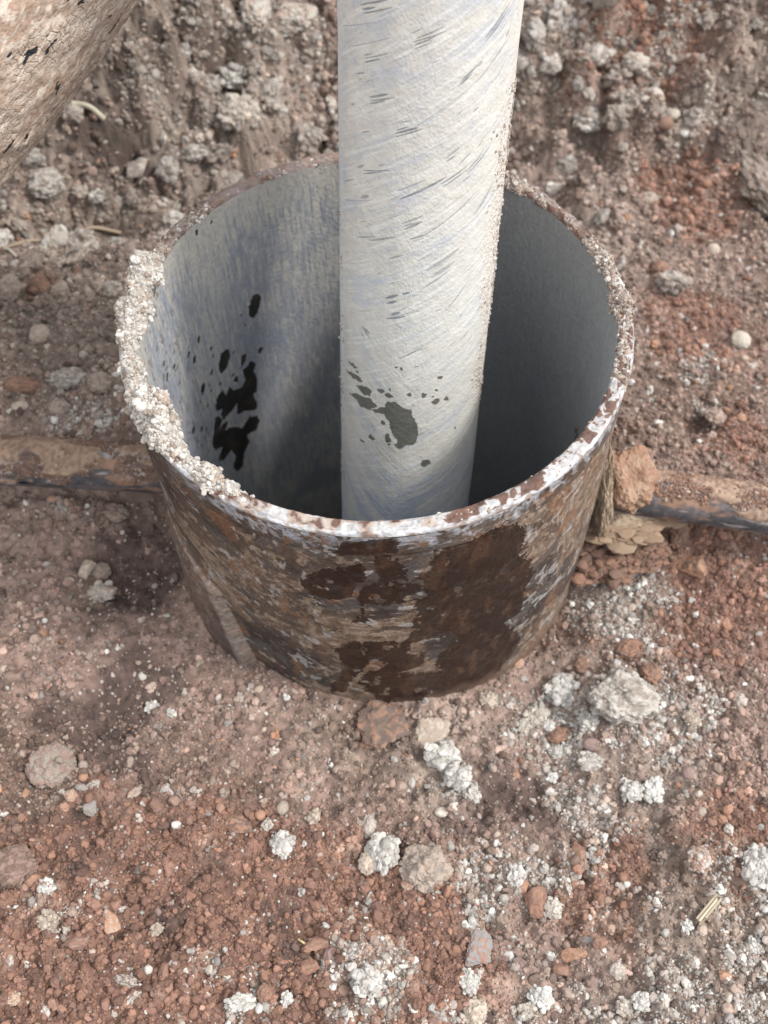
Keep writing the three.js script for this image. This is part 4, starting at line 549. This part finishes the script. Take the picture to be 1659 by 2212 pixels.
  ['stone', 1332, 2098, 34, 32, 'rough', 'tan', 'pale', 'rounded tan stone on reddish soil at lower right'],
  ['stone', 1564, 2107, 34, 30, 'rock', 'orange', 'rust', 'orange stone in the lower right, near the right edge'],
  ['pale_lump', 1483, 2004, 24, 28, 'crumbly', 'white', 'white', 'small white lump below the straw splinter'],
  ['pale_lump', 1625, 2046, 26, 34, 'crumbly', 'pale', 'white', 'grey-white lump by the right edge low down'],
  ['pale_lump', 1385, 2164, 40, 38, 'crumbly', 'white', 'pale', 'white lump at the bottom edge far right'],
  ['pale_lump', 1348, 2176, 40, 34, 'crumbly', 'pale', 'cream', 'cream lump touching the left of the far right white lump at the bottom'],
  ['clod', 1505, 1862, 52, 54, 'rough', 'rust', 'pale', 'rust clod with white crumbs on it, right side'],
  ['pale_lump', 1645, 1876, 76, 84, 'crumbly', 'white', 'pale', 'big white crumb mass cut by the right edge'],
  ['clod', 1595, 1556, 44, 38, 'rough', 'brown', 'dark', 'brown clod near the right edge, level with the casing foot'],
  ['pale_lump', 1495, 1556, 36, 34, 'crumbly', 'cream', 'tan', 'cream lump right of the big grey-tan lump'],
  ['stone', 1600, 1512, 28, 32, 'rough', 'tan', 'pale', 'tan stone above the brown clod near the right edge'],
  // right of the casing
  ['stone', 1502, 1228, 62, 62, 'rock', 'orange', 'brown', 'orange-brown angular stone below the right bar', 0.5],
  ['stone', 1564, 1354, 24, 38, 'rock', 'rust', 'orange', 'upright rust stone at right, below the angular orange-brown one'],
  ['clod', 1468, 1158, 36, 62, 'rough', 'brown', 'rust', 'long brown clod just under the right bar', -0.4],
  ['clod', 1358, 1404, 64, 50, 'rough', 'rust', 'brown', 'rust-brown clod right of the casing foot, among pale crumbs'],
  ['pebble', 1255, 1438, 28, 32, 'rough', 'rust', 'brown', 'rust pebble right of the casing foot'],
  ['clod', 1404, 1454, 42, 44, 'rough', 'brown', 'rust', 'brown clod below right of the rust-brown clod'],
  ['pebble', 1118, 1434, 26, 32, 'round', 'orange', 'tan', 'tan-orange pebble touching the casing at its right foot'],
  ['pale_lump', 1165, 1355, 0, 0, 'skip'],
  // behind the right bar
  ['clod', 1640, 415, 92, 190, 'rough', 'brown', 'grey', 'large brown lump of earth cut by the right edge, upper right', 0.2],
  ['pebble', 1540, 540, 28, 28, 'round', 'tan', 'cream', 'round tan pebble on reddish soil at upper right'],
  ['pebble', 1599, 737, 42, 42, 'round', 'cream', 'pale', 'pale round pebble near the right edge above the right bar'],
  ['stone', 1430, 285, 40, 34, 'round', 'red', 'brown', 'smooth reddish stone in the soil at upper right'],
  ['pebble', 1412, 240, 24, 26, 'round', 'pale', 'cream', 'pale round pebble above the smooth reddish stone'],
  ['pebble', 1457, 245, 26, 26, 'round', 'cream', 'pale', 'cream pebble right of the pale round one at upper right'],
  ['pebble', 1475, 302, 24, 22, 'round', 'pale', 'white', 'pale pebble right of the smooth reddish stone'],
  ['clod', 1425, 580, 40, 40, 'rough', 'rust', 'brown', 'rust clod on the soil right of the casing rim'],
  ['clod', 1545, 905, 46, 40, 'rough', 'tan', 'mauve', 'tan clod beside a dark hole above the right bar'],
  ['stone', 1600, 905, 24, 22, 'round', 'rust', 'orange', 'small rusty stone near the right edge above the right bar'],
  ['clod', 1400, 430, 44, 36, 'rough', 'grey', 'tan', 'grey clod up right of the casing rim'],
  ['clod', 1370, 160, 60, 44, 'rough', 'tan', 'pale', 'tan clod in the pale crumbs at the top right of the pipe'],
  ['clod', 1290, 120, 70, 56, 'rough', 'grey', 'pale', 'grey crumbled clod at the top just right of the pipe'],
  ['clod', 1540, 35, 56, 50, 'rough', 'grey', 'cream', 'grey clod near the top right corner'],
  // left of the casing
  ['stone', 187, 1228, 38, 46, 'rock', 'tan', 'cream', 'tan stone, left one of two side by side left of the casing'],
  ['stone', 218, 1233, 36, 42, 'rough', 'mauve', 'grey', 'brown stone, right one of two side by side left of the casing'],
  ['clod', 252, 1107, 58, 38, 'rough', 'brown', 'grey', 'brown clod under the left bar, close to the casing'],
  ['stone', 105, 1132, 24, 38, 'round', 'mauve', 'brown', 'oval mauve stone lying upright below the left bar'],
  ['pebble', 116, 1080, 26, 18, 'round', 'orange', 'tan', 'oval orange pebble just under the left bar'],
  ['pebble', 148, 1091, 16, 22, 'round', 'tan', 'orange', 'small tan pebble right of the oval orange pebble'],
  ['clod', 166, 1100, 32, 40, 'rough', 'brown', 'mauve', 'small brown clod right of the two pebbles under the left bar'],
  ['pebble', 44, 880, 38, 24, 'round', 'cream', 'tan', 'smooth cream oval pebble lying on the soil above the left bar'],
  ['clod', 52, 835, 80, 40, 'rough', 'rust', 'brown', 'flat rust-brown clod near the left edge above the cream pebble'],
  ['clod', 148, 824, 78, 50, 'rough', 'grey', 'pale', 'grey clod right of the flat rust-brown clod'],
  ['clod', 218, 832, 54, 46, 'rough', 'grey', 'tan', 'grey clod between the casing crust and another grey clod'],
  ['clod', 130, 886, 46, 38, 'rough', 'tan', 'grey', 'tan clod on the soil over the left bar'],
  ['pale_lump', 220, 1284, 66, 46, 'crumbly', 'tan', 'pale', 'tan crumb heap at the edge of the dark hollow left of the casing'],
  ['pebble', 150, 1255, 22, 14, 'round', 'cream', 'cream', 'small cream pebble below the tan stone of the pair'],
  ['pebble', 88, 727, 46, 44, 'round', 'tan', 'cream', 'round tan pebble left of the crusted rim'],
  ['clod', 92, 622, 54, 60, 'rough', 'rust', 'brown', 'rust-brown clod on the soil left of the crusted rim'],
  ['clod', 131, 630, 36, 46, 'rough', 'grey', 'tan', 'grey clod right of the rust-brown clod'],
  ['clod', 18, 628, 64, 66, 'rough', 'grey', 'tan', 'big grey clod at the left edge'],
  ['pale_lump', 146, 566, 30, 32, 'crumbly', 'pale', 'cream', 'pale lump above the rust-brown clod on the left'],
  ['clod', 102, 402, 80, 84, 'rough', 'grey', 'pale', 'large grey-white clod just below the machine leg'],
  ['pale_lump', 171, 416, 32, 34, 'crumbly', 'tan', 'pale', 'tan lump right of the large grey-white clod'],
  ['pale_lump', 216, 441, 34, 30, 'crumbly', 'pale', 'white', 'white lump down right of the large grey-white clod'],
  ['stone', 294, 371, 54, 40, 'rock', 'grey', 'pale', 'flat grey stone up left of the casing rim'],
  ['pale_lump', 245, 631, 34, 36, 'crumbly', 'pale', 'tan', 'pale lump just left of the rim crust'],
  ['pale_lump', 425, 336, 54, 40, 'crumbly', 'pale', 'grey', 'pale lump above the rim, left of the pipe'],
  ['pale_lump', 518, 286, 76, 70, 'crumbly', 'pale', 'cream', 'big pale lump behind the rim, between machine leg and pipe'],
  ['pale_lump', 590, 238, 42, 40, 'crumbly', 'pale', 'tan', 'pale lump right of the big one behind the rim'],
  ['pale_lump', 505, 165, 60, 60, 'crumbly', 'pale', 'white', 'pale lump on the bank above the big one behind the rim'],
  ['clod', 640, 60, 90, 70, 'rough', 'tan', 'pale', 'tan clod on the bank beside the pipe near the top'],
  ['clod', 560, 90, 64, 120, 'rough', 'tan', 'pale', 'upright tan ridge of crumbled earth on the bank left of the pipe'],
]) if (a[5] !== 'skip') rest(...a);

{ // crumbled pale earth all over the bank behind
  for (let v = 0; v < 3; v++) { const l = []; for (let k = 0; k < 420; k++) { const x = (rnd() * 2 - 1) * 0.42, z = -0.2 - 0.5 * rnd(), s = soilAt(x, z); if (rnd() > 0.1 + 0.95 * s.pale || Math.hypot(x, z) < 0.17) continue; const q = 0.004 + 0.01 * Math.pow(rnd(), 2.5), t = 0.75 + 0.4 * rnd(); l.push([x, hgt(x, z) + q * 0.35, z, q, q * (0.6 + 0.4 * rnd()), q, [t, t, t]]); }
    tag(copies('crumbled_earth', crumbly([1, 0.85, 1], 150, mix3(C.white, C.grey, v * 0.35), C.tan), lumpMat, l), 'pale crumbled earth piled on the bank behind the casing', 'earth', 'crumbled earth on the bank'); }
}
{ // the clod of brown earth sitting on the right bar
  const o = 4, g = shaped(34, (v) => 0.86 * Math.pow(Math.abs(v.x) ** 4 + Math.abs(v.y) ** 4 + Math.abs(v.z) ** 4, -0.25)), p = g.attributes.position; for (let i = 0; i < p.count; i++) { const a = p.getX(i), b = p.getY(i), c = p.getZ(i), q = 1 + (fbm3(a * 2.2 + o, b * 2.2, c * 2.2, 3) - 0.5) * 0.6 + (fbm3(a * 16 + o, b * 16, c * 16, 3) - 0.5) * 0.2; p.setXYZ(i, a * q, b * q, c * q); }
  coloured(g, [0.225, 0.125, 0.078], [0.28, 0.18, 0.12]); g.scale(0.0165, 0.014, 0.021); g.computeVertexNormals();
  const m = mesh('clod', g, lumpMat); m.position.set(0.16, BAR_Y + 0.014, barR(0.169) + 0.004); m.rotation.set(0.35, 0.1, -0.06); tag(m, 'squarish orange-brown clod sitting on the right bar against the casing', 'clod', GROUP.clod);
}
// straw, roots and a splinter of wood
function strand(name, pts, rad, col, label, cat, flat = 1) {
  const P = pts.map(([px, py, up]) => { const [x, z] = G(px, py); return new THREE.Vector3(x, hgt(x, z) + (up ?? 0.002), z); });
  const g = new THREE.TubeGeometry(new THREE.CatmullRomCurve3(P), 40, rad, 7), p = g.attributes.position, c = new Float32Array(p.count * 3); for (let i = 0; i < p.count; i++) c.set(col.map((e) => e * (0.65 + 0.7 * vn((i % 8) * 1.7, i * 0.02))), i * 3); g.setAttribute('color', new THREE.BufferAttribute(c, 3));
  return tag(mesh(name, g, lumpMat), label, cat);
}
strand('straw', [[165, 252, 0.006], [200, 262, 0.007], [230, 274, 0.004]], 0.0022, [0.42, 0.385, 0.29], 'pale broken straw stalk sticking out from under the machine leg', 'straw');
strand('root', [[-8, 540], [70, 526], [140, 516], [200, 511], [262, 504]], 0.0016, [0.3, 0.235, 0.17], 'thin tan root lying across the soil left of the rim', 'root');
strand('straw', [[2, 543], [20, 546], [34, 556], [42, 568]], 0.0011, [0.44, 0.4, 0.33], 'short curved pale straw at the left edge below the thin root', 'straw');
strand('twig', [[645, 2030], [655, 2036], [664, 2041]], 0.0007, [0.5, 0.38, 0.2], 'tiny yellowish twig in the red grit left of the flat red slab', 'twig');
{
  const w = base('wood_splinter'); tag(w, 'short frayed straw-coloured wood splinter lying aslant in white crumbs at right', 'splinter');
  const [x, z] = G(1525, 1968), y = hgt(x, z) + 0.0035; w.position.set(x, y, z); w.rotation.y = 0.75;
  for (let k = 0; k < 9; k++) { const g = new THREE.BoxGeometry(0.013 + 0.005 * rnd(), 0.0011, 0.0012, 6, 1, 1), p = g.attributes.position; for (let i = 0; i < p.count; i++) p.setY(i, p.getY(i) + Math.sin(p.getX(i) * 260 + k) * 0.0003); g.translate((rnd() - 0.5) * 0.004, (k % 3) * 0.0009 - 0.0005, (Math.floor(k / 3) - 1) * 0.0016 + rnd() * 0.0004); g.computeVertexNormals(); mesh('fibre', g, new THREE.MeshStandardMaterial({ name: 'straw', color: new THREE.Color().setRGB(...[0.36, 0.3, 0.215].map((e, i, a) => e * (0.6 + 0.12 * k % 0.7))), roughness: 0.9 }), w); }
}
renderer.render(scene, camera);
